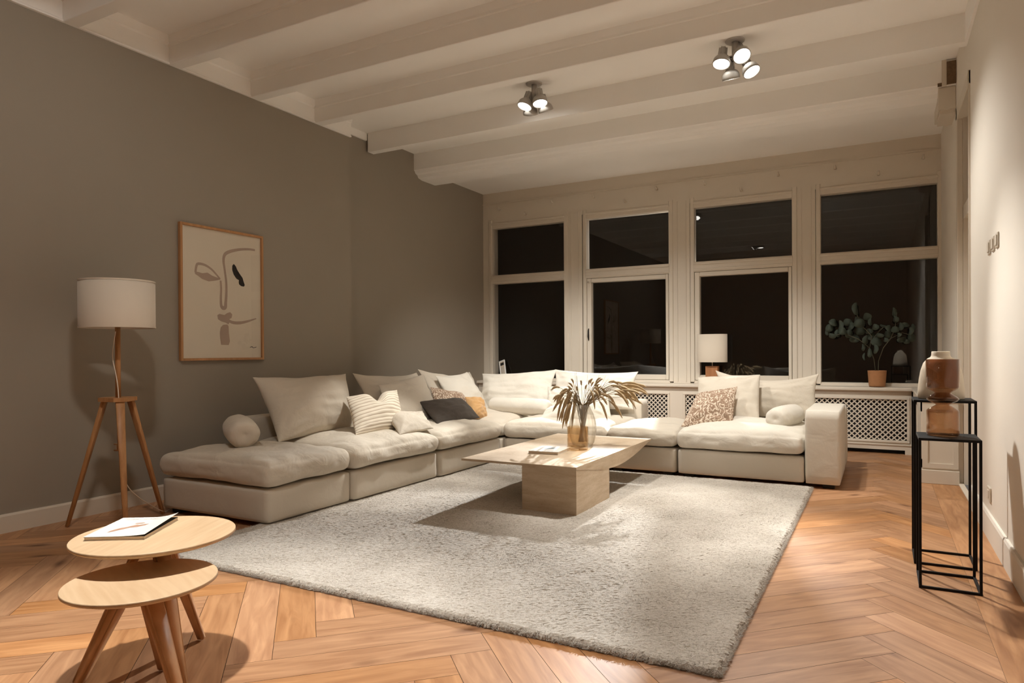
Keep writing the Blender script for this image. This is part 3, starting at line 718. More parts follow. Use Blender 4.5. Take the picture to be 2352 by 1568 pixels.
P = pillow
def ext(c, zt=None, k=0.0):
    """lower the bottom corners along the cushion side by k"""
    TL, TR, BR, BL = [Vector(v) for v in c]
    return [TL, TR, TR+(BR-TR)*(1+k), TL+(BL-TL)*(1+k)]
LBC = 'big back cushions of the sectional'
P('back_cushion', 'big plain beige back cushion beside the bolster at the lamp end', [(-4.42, 3.81, .937), (-4.36, 4.845, .935), (-4.03, 4.60, .455), (-4.03, 3.72, .44)], .38, 'linen', LBC, seed=1, rumple=.016, sag=-.03)
P('back_cushion', 'beige back cushion half hidden behind the square cushion, just past the wall step', [(-4.42, 4.985, .935), (-4.42, 6.02, .91), (-4.08, 5.95, .43), (-4.08, 4.93, .43)], .24, 'linen', LBC, seed=2, rumple=.022, sag=-.035)
P('scatter_cushion', 'plain square beige cushion leaning behind the charcoal one', [(-4.17, 5.063, .822), (-4.17, 5.792, .900), (-3.83, 5.62, .43), (-3.83, 4.86, .40)], .15, 'linen', 'plain square cushions', seed=3, edge=.04)
P('back_cushion', 'back cushion against the taupe wall in the corner of the sectional', [(-4.42, 6.02, .948), (-4.42, 7.10, .887), (-4.10, 7.0, .44), (-4.10, 5.98, .44)], .22, 'linen', LBC, seed=4, rumple=.018, sag=-.05)
P('scatter_cushion', 'bright cream square cushion in the corner behind the brown patterned one', [(-4.25, 6.118, .874), (-4.25, 6.77, .897), (-3.93, 6.75, .44), (-3.93, 6.06, .44)], .20, 'linen2', 'plain square cushions', seed=5, edge=.05, sag=-.02)
P('patterned_cushion', 'brown and cream patterned cushion in the corner, half behind the charcoal one', [(-4.07, 5.76, .772), (-4.01, 6.29, .682), (-3.83, 6.22, .43), (-3.86, 5.64, .42)], .15, 'pattern', 'patterned cushions', seed=6, edge=.05)
P('lumbar_cushion', 'charcoal lumbar cushion lying in the corner of the sofa', [(-3.92, 5.36, .648), (-3.90, 6.095, .645), (-3.60, 5.985, .452), (-3.60, 5.235, .432)], .15, 'charcoal', None, seed=7, edge=.03, rumple=.012)
P('velvet_cushion', 'small tan velvet cushion wedged beside the charcoal one', [(-3.86, 6.10, .655), (-3.80, 6.30, .615), (-3.63, 6.20, .42), (-3.70, 5.97, .435)], .16, 'tan', None, seed=8, edge=.02, rumple=.02)
P('striped_cushion', 'cream ribbed cushion with a chopped top, right of the big plain cushion', [(-3.99, 4.425, .752), (-3.88, 4.985, .785), (-3.66, 4.80, .455), (-3.66, 4.165, .470)], .20, 'stripe', None, seed=9, edge=.03, chop=-.13, rumple=.012)
P('lumbar_cushion', 'small plain beige lumbar cushion lying in front of the ribbed one', [(-3.80, 4.66, .585), (-3.76, 5.21, .580), (-3.48, 4.99, .450), (-3.46, 4.47, .448)], .14, 'linen', None, seed=10, edge=.10, rumple=.012)
P('back_cushion', 'bright cream back cushion in front of the leftmost window', [(-4.26, 7.12, .866), (-3.250, 7.12, .925), (-3.20, 6.84, .44), (-4.17, 6.84, .44)], .24, 'linen2', LBC, seed=11, rumple=.02, sag=-.015)
P('back_cushion', 'bright cream back cushion behind the dried grass', [(-3.30, 7.13, .925), (-2.292, 7.13, .906), (-2.30, 6.98, .50), (-3.22, 6.84, .46)], .24, 'linen2', LBC, seed=12, rumple=.02, sag=-.02)
P('scatter_cushion', 'creased cream square cushion right behind the vase', [(-3.01, 6.86, .800), (-2.545, 6.86, .780), (-2.40, 6.58, .425), (-2.92, 6.58, .425)], .17, 'linen2', 'plain square cushions', seed=13, edge=.05, rumple=.022)
P('scatter_cushion', 'cream cushion left of the vase, overlapping the two back cushions', [(-3.255, 6.86, .742), (-2.86, 6.82, .745), (-2.72, 6.58, .43), (-3.14, 6.58, .43)], .16, 'linen2', 'plain square cushions', seed=14, edge=.04, rumple=.018)
P('scatter_cushion', 'flat cream cushion lying on the seat left of the vase', [(-3.13, 6.56, .54), (-2.68, 6.56, .55), (-2.58, 6.26, .445), (-3.06, 6.26, .445)], .14, 'linen2', 'plain square cushions', seed=15, edge=.05)
P('back_cushion', 'beige back cushion at the right end, sagging behind the armrest', [(-1.495, 7.13, .928), (-.510, 7.13, .905), (-.500, 6.99, .47), (-1.42, 6.99, .45)], .20, 'linen', LBC, seed=16, rumple=.012, sag=-.075)
P('scatter_cushion', 'plain square beige cushion behind the patterned one at the right end', [(-1.625, 6.93, .857), (-1.018, 6.93, .892), (-.972, 6.56, .445), (-1.548, 6.56, .435)], .20, 'linen', 'plain square cushions', seed=17, edge=.03, rumple=.018)
P('patterned_cushion', 'brown and cream patterned cushion at the right end of the sofa', [(-1.545, 6.56, .715), (-1.172, 6.60, .795), (-1.160, 6.30, .445), (-1.620, 6.24, .425)], .18, 'pattern', 'patterned cushions', seed=18, edge=.05, rumple=.018)

def bolster(label, a, b, r, seed, mat='linen', r2=None):
    a, b = Vector(a), Vector(b); d = (b-a); L = d.length; d.normalize()
    bm = NB(); n = 40; prof = []
    ends = [(0, .0), (.02, .45), (.0, .62), (.012, .80), (.04, .93), (.09, .99)]
    pr_ = [(0.012, .02), (.0, .3), (.004, .62), (.02, .86), (.055, .98), (.11, 1.0)]
    k = [(t*1.0, q) for t, q in pr_]+[(.5*L, 1.03)]+[(L-t, q) for t, q in reversed(pr_)]
    s = d.cross(Vector((0, 0, 1))).normalized(); u = s.cross(d)
    rings = []
    for t, q in k:
        ring = []
        for i in range(n):
            an = 2*math.pi*i/n; rr = r*q*(1+.025*math.sin(an*9+seed)*(1-abs(q-.7))*(1 if t < .1 or t > L-.1 else .25))
            p = a+d*t+s*math.cos(an)*rr+u*math.sin(an)*rr*(r2 or .93)
            w = wr(p, 9, seed)*.006*q; ring.append(bm.verts.new(p+(s*math.cos(an)+u*math.sin(an))*w))
        rings.append(ring)
    for i in range(len(rings)-1):
        for j in range(n): bm.faces.new((rings[i][j], rings[i][(j+1) % n], rings[i+1][(j+1) % n], rings[i+1][j]))
    bm.faces.new(list(reversed(rings[0]))); bm.faces.new(rings[-1]); bmesh.ops.recalc_face_normals(bm, faces=bm.faces[:])
    c = (a+b)/2; bmesh.ops.translate(bm, vec=-c, verts=bm.verts[:])
    o = obj('bolster', bm, mat, None, True, c); m = o.modifiers.new('smooth', 'SUBSURF'); m.levels = 1; m.render_levels = 1
    return tag(o, label, 'bolster', 'bolster cushions')
bolster('short round beige bolster on the ottoman end of the sofa', (-3.90, 3.30, .555), (-4.36, 3.62, .560), .112, 1)
bolster('long cream bolster in front of the leftmost window cushion', (-3.83, 6.60, .535), (-3.06, 6.50, .530), .098, 2, 'linen2')
b = bolster('round bolster with a dark tag, against the square armrest', (-.80, 6.23, .530), (-.69, 6.72, .540), .105, 3, 'linen2')
bm = NB(); box(bm, -.012, .012, -.004, .004, -.006, .006); t_ = obj('care_tag', bm, 'dark', b, False, (-.125, -.14, -.085))

# ------------------------------------------------------------------ coffee table and what stands on it
def coffee_table():
    X0, X1, Y0, Y1, ZT = -2.69, -1.785, 4.20, 5.885, .350
    o = ((X0+X1)/2, (Y0+Y1)/2, 0)
    root = thing('coffee_table', 'low travertine coffee table with a block base on the rug', 'coffee table', o)
    bm = NB(); top = [(Y0, ZT), (Y1, ZT)]
    low = []
    for i in range(15):
        t = i/14; y = Y1+(Y0-Y1)*t; s = 1-t
        # thin at both ends, deepest past the block
        th = .016+.092*(math.sin(math.pi*min(1, s/.98))**1.15 if s < 1 else 0)
        low.append((y, ZT-max(.016, th)))
    poly = [(Y0, ZT-.002), (Y0+.002, ZT), (Y1-.002, ZT), (Y1, ZT-.002)]+low
    prism(bm, [(p[0]-o[1], p[1]) for p in poly], X0-o[0], X1-o[0])
    obj('tabletop', bm, 'travertine', root, False)
    for x0, x1, y0, y1 in ((-2.195, -1.787, 4.203, 4.83), (-2.60, -2.20, 5.30, 5.80)):
        bm = NB()
        prism(bm, [(y0-o[1], .012), (y1-o[1], .012), (y1-o[1], ZT-.085), ((y0+.25)-o[1], ZT-.055) if y0 < 5 else (y0-o[1], ZT-.085), (y0-o[1], ZT-.015 if y0 < 5 else ZT-.08)], x0-o[0], x1-o[0])
        obj('base_block', bm, 'travertine', root, False)
coffee_table()
ZT = .3505
# book on the table
def book(name, label, c, rz, w, d, h, prints, z, cat='magazine', curl=0, spine=False):
    root = thing(name, label, cat, (c[0], c[1], z), rz)
    bm = NB(); box(bm, -w/2+.003, w/2-.002, -d/2+.002, d/2-.002, .0012, h-.0012); obj('pages', bm, 'page', root, False)
    if curl:
        bm = NB(); box(bm, -w/2+.001, w/2-.001, -d/2+.001, d/2-.001, h-.0012, h-.0004); obj('first_page', bm, 'ink', root, False)
    bm = NB(); box(bm, -w/2, w/2, -d/2, d/2, 0, .0012); obj('back_cover', bm, 'cover', root, False)
    bm = NB(); n = 16; rows = []
    for i in range(n+1):
        x = -w/2+w*i/n; row = []
        for j in range(9):
            y = -d/2+d*j/8; t = max(0, (i/n-.55)/.45); zz = h+curl*t*t*(.35+.65*j/8)
            row.append(bm.verts.new((x, y, zz)))
        rows.append(row)
    fs = []
    for i in range(n):
        for j in range(8): fs.append(bm.faces.new((rows[i][j], rows[i+1][j], rows[i+1][j+1], rows[i][j+1])))
    bm.normal_update(); bmesh.ops.solidify(bm, geom=fs, thickness=-.0007)
    cv = obj('cover', bm, 'cover', root, False)
    for mat, polys in prints.items():
        bm = NB()
        for pl in polys:
            vs = []
            for px_, py_ in pl:
                t = max(0, ((px_+.5)-.55)/.45); zz = h+curl*t*t*(.35+.65*(py_+.5))+.0011
                vs.append(bm.verts.new((px_*w, py_*d, zz)))
            f = bm.faces.new(vs)
            if f.normal.z < 0: f.normal_flip()
        obj('cover_print', bm, mat, cv, False)
    return root
def blob(cx, cy, rx, ry, seed, n=14, rot=0):
    r = random.Random(seed); out = []
    for i in range(n):
        a = 2*math.pi*i/n; k = .7+.5*r.random(); x, y = rx*k*math.cos(a), ry*k*math.sin(a)
        out.append((cx+x*math.cos(rot)-y*math.sin(rot), cy+x*math.sin(rot)+y*math.cos(rot)))
    return out
def letters(x0, x1, y, h, n, seed):
    r = random.Random(seed); out = []; w = (x1-x0)/n
    for i in range(n):
        x = x0+w*i
        out.append([(x, y), (x+w*.16, y), (x+w*.16, y+h), (x, y+h)])
        if r.random() < .6: out.append([(x+w*.16, y+h*.8), (x+w*.6, y+h*.8), (x+w*.6, y+h), (x+w*.16, y+h)])
        if r.random() < .5: out.append([(x+w*.45, y), (x+w*.6, y), (x+w*.6, y+h), (x+w*.45, y+h)])
    return out
book('art_book', 'small pale book lying on the near part of the coffee table', (-2.255, 4.785), R(5), .24, .30, .020,
     {'blueprint': [blob(.05, .12, .16, .10, 3), blob(-.08, -.02, .10, .07, 5)], 'coverline': letters(-.3, .25, .33, .05, 9, 2)}, ZT, 'book')
# amber tumbler
def tumbler():
    bm = NB(); r = .083
    lathe(bm, [(.05, 0), (r-.006, 0), (r, .008), (r, .178), (r-.004, .180), (r-.006, .178), (r-.006, .030), (r-.02, .022), (.01, .020)], seg=56)
    o = obj('glass_tumbler', bm, 'amber', None, True, (-2.105, 4.985, ZT)); tag(o, 'straight amber glass tumbler in front of the vase on the coffee table', 'glass')
tumbler()
VC = (-2.16, 5.22, ZT)
def vase():
    root = thing('glass_vase', 'fluted clear glass vase holding dried grass on the coffee table', 'vase', VC)
    bm = NB(); prof = [(.045, 0), (.078, .002), (.094, .03), (.108, .09), (.112, .14), (.106, .20), (.088, .26), (.068, .30), (.058, .325), (.056, .332)]
    lathe(bm, prof+[(r-.004, z) for r, z in reversed(prof[1:])]+[(.01, .008)], seg=96, ribs=16, ribd=.022)
    obj('body', bm, 'clear', root)
vase()
def grasses():
    rnd = random.Random(21); V0 = Vector(VC)
    cam = Vector((0, 0, 1.12)); d = (V0-cam); d.z = 0; d.normalize(); rt = Vector((d.y, -d.x, 0))
    k = 0
    specs = []
    # (sideways, depth, rise, droop, length of the head)
    for i in range(34): specs.append((rnd.uniform(.08, .52), rnd.uniform(-.18, .18), rnd.uniform(.08, .22), rnd.uniform(.03, .20), rnd.uniform(.12, .17)))
    for i in range(26): specs.append((-rnd.uniform(.05, .25), rnd.uniform(-.16, .16), rnd.uniform(.05, .16), rnd.uniform(.04, .30), rnd.uniform(.11, .16)))
    for i in range(14): specs.append((rnd.uniform(-.10, .16), rnd.uniform(-.08, .08), rnd.uniform(.12, .20), 0, .08))
    for i in range(10): specs.append((rnd.uniform(-.10, .30), rnd.uniform(-.12, .12), rnd.uniform(.18, .30), -1, 0))
    for sx, sd, rise, droop, hl in specs:
        side = 1 if sx > 0 else -1
        mouth = V0+Vector((0, 0, .33))+rt*(.050*side*rnd.random())+d*rnd.uniform(-.04, .04)
        base = V0+Vector((0, 0, .03))-rt*side*.04*rnd.random()+d*rnd.uniform(-.03, .03)
        tip = mouth+rt*sx+d*sd
        apex = mouth+rt*sx*.62+d*sd*.6+Vector((0, 0, rise))
        if droop < 0:
            root = None
            bm = NB(); e = mouth+rt*sx*.8+d*sd+Vector((0, 0, rise)); m_ = (mouth+e)/2+rt*sx*.08
            tube(bm, [base-V0, mouth-V0, m_-V0, e-V0], [.0014, .0018, .0018, .0006], 5)
            o = obj('grass_blade', bm, 'straw_dk', None, True, V0)
            tag(o, 'thin dark dry blade standing among the grass heads in the vase', 'dried grass', 'dry blades in the vase'); continue
        tip.z = mouth.z+rise-droop if droop else apex.z+.03
        pts = [base, mouth]
        for q in range(1, 13):
            t = q/12; p = (1-t)**2*mouth+2*t*(1-t)*(apex+(apex-(mouth+tip)/2)*.5)+t*t*tip; pts.append(p)
        bm = NB(); tube(bm, [p-V0 for p in pts[:10]], [.0016]*10, 5); st = obj('foxtail_stem', bm, 'straw_dk', None, True, V0)
        bm = NB(); hp = pts[8:]; n = len(hp); rad = [.0105*math.sin(math.pi*(.12+.80*i/(n-1)))**.6 for i in range(n)]; rad[-1] = .001
        if droop == 0: rad = [r_*.75 for r_ in rad]
        # fuzzy head
        tube(bm, [p-V0 for p in hp], rad, 7)
        for v in bm.verts: v.co += Vector((rnd.uniform(-1, 1), rnd.uniform(-1, 1), rnd.uniform(-1, 1)))*.0012
        for i in range(n-1):
            a, b = hp[i], hp[i+1]; ax = (b-a).normalized()
            for w in range(16):
                p = a+(b-a)*rnd.random()-V0; q = Vector((rnd.uniform(-1, 1), rnd.uniform(-1, 1), rnd.uniform(-1, 1))); q = (q-ax*q.dot(ax)).normalized()
                e = p+q*(rad[i]+.004)+ax*.012; s_ = ax.cross(q)*.0008
                bm.faces.new((bm.verts.new(p-s_), bm.verts.new(p+s_), bm.verts.new(e)))
        hd = obj('seed_head', bm, 'straw', st)
        where = 'arching to the right' if sx > 0 and droop else ('drooping to the left' if droop else 'standing upright')
        tag(st, 'dried foxtail grass stem '+where+' out of the glass vase', 'dried grass', 'dried foxtail stems '+where)
grasses()

# ------------------------------------------------------------------ round side tables (foreground)
def round_table(label, c, z, r, angs, spread, rz):
    root = thing('side_table', label, 'side table', (c[0], c[1], 0), rz, 'nesting round side tables')
    bm = NB(); lathe(bm, [(.01, z-.020), (r-.022, z-.020), (r-.004, z-.013), (r, z-.010), (r, z-.0015), (r-.0015, z), (.01, z)], seg=96, close_top=True)
    obj('tabletop', bm, 'oak', root)
    for f in bpy.data.objects[root.children[0].name].data.polygons:
        if abs(f.normal.z) > .99: f.use_smooth = False
    bm = NB(); lathe(bm, [(.01, z-.036), (.095, z-.036), (.10, z-.030), (.10, z-.0195)], seg=40); obj('leg_block', bm, 'oak_leg', root)
    for a in angs:
        a = R(a)-rz; dx, dy = math.cos(a), math.sin(a)
        bm = NB(); bar(bm, (dx*.045, dy*.045, z-.025), (dx*spread, dy*spread, 0.004), .060, .030, (dx, dy, .6), .030, .022)
        bmesh.ops.bevel(bm, geom=bm.edges[:], offset=.005, segments=2, affect='EDGES')
        obj('leg', bm, 'oak_leg', root)
    return root
round_table('taller round oak side table with a magazine on it', (-2.283, 1.540), .480, .266, (106, 238, 345), .245, R(25))
round_table('lower round oak side table tucked beneath the taller one', (-2.084, 1.358), .400, .224, (204, 355, 132), .245, R(70))
book('magazine', 'white magazine with a brown figure on its cover, on the taller side table', (-2.398, 1.532), R(32), .205, .275, .013,
     {'brownprint': [blob(-.12, -.12, .22, .055, 2, 16, .9), blob(.10, .02, .13, .05, 5, 14, .5), blob(.02, .16, .10, .035, 7, 12, .2)], 'coverline': letters(-.36, .34, .36, .06, 9, 4)}, .4805, 'magazine', .016)

# ------------------------------------------------------------------ tripod floor lamp
def floor_lamp():
    c = (-4.40, 2.715, 0); root = thing('floor_lamp', 'wooden tripod floor lamp with a drum shade beside the taupe wall', 'floor lamp', c)
    bm = NB(); r, z0, z1 = .222, 1.294, 1.600
    lathe(bm, [(r, z0), (r, z1), (r-.004, z1), (r-.004, z0), (r, z0)], seg=72, close_bottom=False); sh = obj('lamp_shade', bm, 'shade', root)
    bm = NB()
    bm.free()
    for z in (z0+.004, z1-.004):
        bm = NB(); lathe(bm, [(r+.0015, z-.005), (r+.0015, z+.005)], seg=72, close_bottom=False)
        obj('shade_hem', bm, 'shade', sh)
    bm = NB()
    for k in range(3):
        a = k*2.094; tube(bm, [(0, 0, 1.42), ((r-.004)*math.cos(a), (r-.004)*math.sin(a), 1.575)], .002, 6)
    tube(bm, [(0, 0, 1.30), (0, 0, 1.42)], .018, 12); obj('socket', bm, 'cord', root)
    bm = NB(); tube(bm, [(0, 0, .84), (0, 0, 1.31)], .0165, 20); obj('pole', bm, 'lamp_wood', root)
    bm = NB(); tube(bm, [(0, 0, .50), (0, 0, .84)], .008, 12); obj('lower_rod', bm, 'lamp_wood', root)
    bm = NB(); tube(bm, [(-.045, 0, .53), (-.012, 0, .53), (-.012, 0, .49), (-.045, 0, .49)], .006, 8); obj('clamp', bm, 'lamp_wood', root)
    bm = NB(); angs = (215, 335, 95)
    pl = []
    for a in angs:
        for da in (-20, 20): pl.append((.115*math.cos(R(a+da)), .115*math.sin(R(a+da))))
    prism(bm, pl, .815, .840, 'z'); obj('hub', bm, 'lamp_wood', root, False)
    for a, rr in zip(angs, (.32, .31, .33)):
        dx, dy = math.cos(R(a)), math.sin(R(a))
        bm = NB(); bar(bm, (dx*.085, dy*.085, .83 if a == 95 else .816), (dx*rr, dy*rr, .003), .052, .024, (dx, dy, .3), .026, .020)
        bmesh.ops.bevel(bm, geom=bm.edges[:], offset=.003, segments=1, affect='EDGES'); obj('leg', bm, 'lamp_wood', root)
    # cord: down the pole and across the floor
    V = lambda x, y, z: (x, y, z)
    pts = [(.012, -.022, 1.27), (-.014, -.026, 1.16), (-.016, -.030, 1.10), (.02, -.034, 1.03), (.045, -.03, .93), (.07, -.04, .84), (.085, -.045, .74), (.085, -.05, .60), (.10, -.06, .48), (.125, -.055, .36), (.13, -.03, .27), (.11, .06, .18), (.05, .20, .09), (-.02, .33, .012), (-.06, .40, .008), (-.20, .55, .008), (-.30, .62, .01)]
    cu = bpy.data.curves.new('power_cord', 'CURVE'); cu.dimensions = '3D'; cu.bevel_depth = .0032; cu.bevel_resolution = 2; sp = cu.splines.new('NURBS'); sp.points.add(len(pts)-1)
    for p, q in zip(sp.points, pts): p.co = (*q, 1)
    sp.use_endpoint_u = True; sp.order_u = 4; cu.materials.append(M['cord'])
    co = bpy.data.objects.new('power_cord', cu); C.objects.link(co); co.parent = root
    dg = bpy.context.evaluated_depsgraph_get(); me = bpy.data.meshes.new_from_object(co.evaluated_get(dg)); bpy.data.objects.remove(co)
    co = bpy.data.objects.new('power_cord', me); C.objects.link(co); co.parent = root
floor_lamp()

# ------------------------------------------------------------------ framed picture
def picture():
    y0, y1, z0, z1 = 3.492, 4.312, 1.067, 2.163
    root = thing('framed_picture', 'oak framed print of a mauve line face with one black eye', 'picture', (XL, (y0+y1)/2, (z0+z1)/2))
    hy, hz = (y1-y0)/2, (z1-z0)/2; t = .020; d = .034
    bm = NB(); box(bm, .002, d, -hy, -hy+t, -hz, hz, .0015, 1); box(bm, .002, d, hy-t, hy, -hz, hz, .0015, 1); box(bm, .002, d, -hy+t, hy-t, -hz, -hz+t, .0015, 1); box(bm, .002, d, -hy+t, hy-t, hz-t, hz, .0015, 1)
    obj('frame', bm, 'frame_wood', root, False)
    bm = NB(); box(bm, .002, .016, -hy+t, hy-t, -hz+t, hz-t); pa = obj('print', bm, 'paper', root, False)
    bm = NB(); box(bm, .0265, .0285, -hy+t, hy-t, -hz+t, hz-t); obj('glazing', bm, 'artglass', root, False)
    iy, iz = hy-t, hz-t
    def uv(px_, py_):
        # crop coordinates of the print to paper coordinates
        a = (px_-1170)/(1838-1170)
        top = 140+(257-140)*a; bot = 1272+(1266-1272)*a
        b = (py_-top)/(bot-top)
        return (-iy+2*iy*a, iz-2*iz*b)
    def stroke(pts, ws, mat, nm='ink_stroke'):
        # smooth ribbon following the points
        P_ = [Vector(uv(*p)) for p in pts]; Q = []; W_ = []
        n = len(P_)
        for i in range(n-1):
            p0, p1, p2, p3 = P_[max(i-1, 0)], P_[i], P_[i+1], P_[min(i+2, n-1)]
            for k in range(6):
                u = k/6; Q.append(.5*((2*p1)+(-p0+p2)*u+(2*p0-5*p1+4*p2-p3)*u*u+(-p0+3*p1-3*p2+p3)*u**3)); W_.append(ws[i]+(ws[i+1]-ws[i])*u)
        Q.append(P_[-1]); W_.append(ws[-1])
        bm = NB(); pv = None
        for i, q in enumerate(Q):
            dd = (Q[min(i+1, len(Q)-1)]-Q[max(i-1, 0)]); dd.normalize(); nn = Vector((-dd.y, dd.x))*W_[i]*.0011
            a = bm.verts.new((.0168, q.x+nn.x, q.y+nn.y)); b = bm.verts.new((.0168, q.x-nn.x, q.y-nn.y))
            if pv: bm.faces.new((pv[0], a, b, pv[1]))
            pv = (a, b)
        for f in bm.faces:
            if f.normal.x < 0: f.normal_flip()
        obj(nm, bm, mat, pa, False)
    def shape(pts, mat, nm='ink_shape', x=.0166):
        bm = NB(); f = bm.faces.new([bm.verts.new((x, *uv(*p))) for p in pts]); bm.normal_update()
        if f.normal.x < 0: f.normal_flip()
        obj(nm, bm, mat, pa, False)
    stroke([(1788, 355), (1730, 347), (1650, 348), (1570, 362), (1520, 388), (1506, 440), (1515, 520), (1527, 620), (1528, 720), (1522, 800), (1518, 838), (1500, 845), (1484, 825), (1481, 760), (1484, 680), (1480, 612)], [8, 9, 10, 12, 13, 11, 9, 10, 11, 13, 15, 15, 12, 10, 9, 8], 'mauve')
    stroke([(1476, 600), (1440, 555), (1400, 512), (1350, 480), (1300, 470), (1284, 490), (1276, 545)], [7, 7, 8, 9, 10, 10, 9], 'mauve')
    shape([(1274, 535), (1300, 540), (1330, 550), (1372, 545), (1410, 570), (1460, 590), (1478, 603), (1440, 612), (1382, 620), (1330, 600), (1290, 568), (1272, 556)], 'mauve')
    shape([(1450, 905), (1470, 895), (1510, 905), (1535, 888), (1560, 880), (1578, 900), (1572, 930), (1552, 940), (1556, 962), (1545, 985), (1520, 970), (1480, 958), (1455, 940)], 'mauve')
    stroke([(1545, 950), (1580, 968), (1640, 972), (1710, 960), (1795, 936)], [10, 12, 12, 9, 4], 'mauve')
    shape([(1478, 1010), (1500, 988), (1535, 985), (1545, 1000), (1548, 1060), (1556, 1130), (1545, 1160), (1480, 1158), (1472, 1100), (1470, 1050)], 'mauve')
    shape([(1594, 470), (1612, 490), (1625, 522), (1650, 560), (1672, 590), (1682, 625), (1692, 650), (1684, 664), (1660, 660), (1640, 645), (1636, 622), (1640, 610), (1615, 595), (1592, 560), (1580, 520), (1582, 485)], 'ink')
    stroke([(1735, 1180), (1755, 1176), (1765, 1184), (1795, 1178)], [2, 3, 2, 2], 'ink', 'signature')
picture()

# ------------------------------------------------------------------ nested black stands with vases
def stand(label, x0, x1, y0, y1, h):
    root = thing('plant_stand', label, 'side table', ((x0+x1)/2, (y0+y1)/2, 0), 0, 'thin black metal stands')
    hx, hy, t = (x1-x0)/2, (y1-y0)/2, .0115
    bm = NB(); box(bm, -hx, hx, -hy, hy, h-.012, h, .001, 1); obj('top_plate', bm, 'black', root, False)
    for sx in (-1, 1):
        for sy in (-1, 1):
            bm = NB(); x, y = sx*(hx-t/2), sy*(hy-t/2); box(bm, x-t/2, x+t/2, y-t/2, y+t/2, 0, h-.012); obj('leg', bm, 'black', root, False)
    for sy in (-1, 1):
        bm = NB(); box(bm, -hx+t, hx-t, sy*(hy-t/2)-t/2, sy*(hy-t/2)+t/2, .0, t); obj('floor_rail', bm, 'black', root, False)
        bm = NB(); box(bm, sy*(hx-t/2)-t/2, sy*(hx-t/2)+t/2, -hy+t, hy-t, 0, t); obj('floor_rail', bm, 'black', root, False)
    return root
stand('lower thin black metal stand, nearer, carrying the brown glass vase', .155, .404, 3.735, 4.005, .706)
stand('taller thin black metal stand behind the lower one, carrying the ribbed ceramic vase', .150, .427, 4.145, 4.425, .858)
def glass_totem():
    c = (.262, 3.885, .7065)
    root = thing('stacked_glass_vase', 'brown glass vase of stacked forms on the lower black stand', 'vase', c)
    R_ = .0685
    def part(nm, prof, mat):
        bm = NB(); lathe(bm, prof+[(max(.008, r-.004), z+.001) for r, z in reversed(prof[1:])], seg=72, close_bottom=False); obj(nm, bm, mat, root)
    part('lower_jar', [(.008, 0), (R_-.006, 0), (R_, .008), (R_, .118), (R_-.006, .126), (.030, .146), (.030, .150)], 'smoke_light')
    part('middle_ring', [(.030, .151), (.060, .166), (R_, .176), (.060, .187), (.034, .203), (.034, .206)], 'smoke')
    part('upper_jar', [(.034, .207), (R_-.006, .226), (R_, .234), (R_+.002, .366)], 'smoke')
glass_totem()
def ceramic_vase():
    c = (.281, 4.285, .8585)
    bm = NB(); prof = [(.02, 0), (.100, 0), (.106, .004), (.1055, .05), (.101, .10), (.093, .15), (.080, .19), (.062, .213), (.047, .222), (.043, .232), (.042, .250), (.039, .252), (.036, .250), (.036, .21), (.05, .18)]
    lathe(bm, prof, seg=240, ribs=80, ribd=.006)
    o = obj('ceramic_vase', bm, 'ceramic', None, True, c); tag(o, 'cream ribbed ceramic vase on the taller black stand', 'vase')
ceramic_vase()

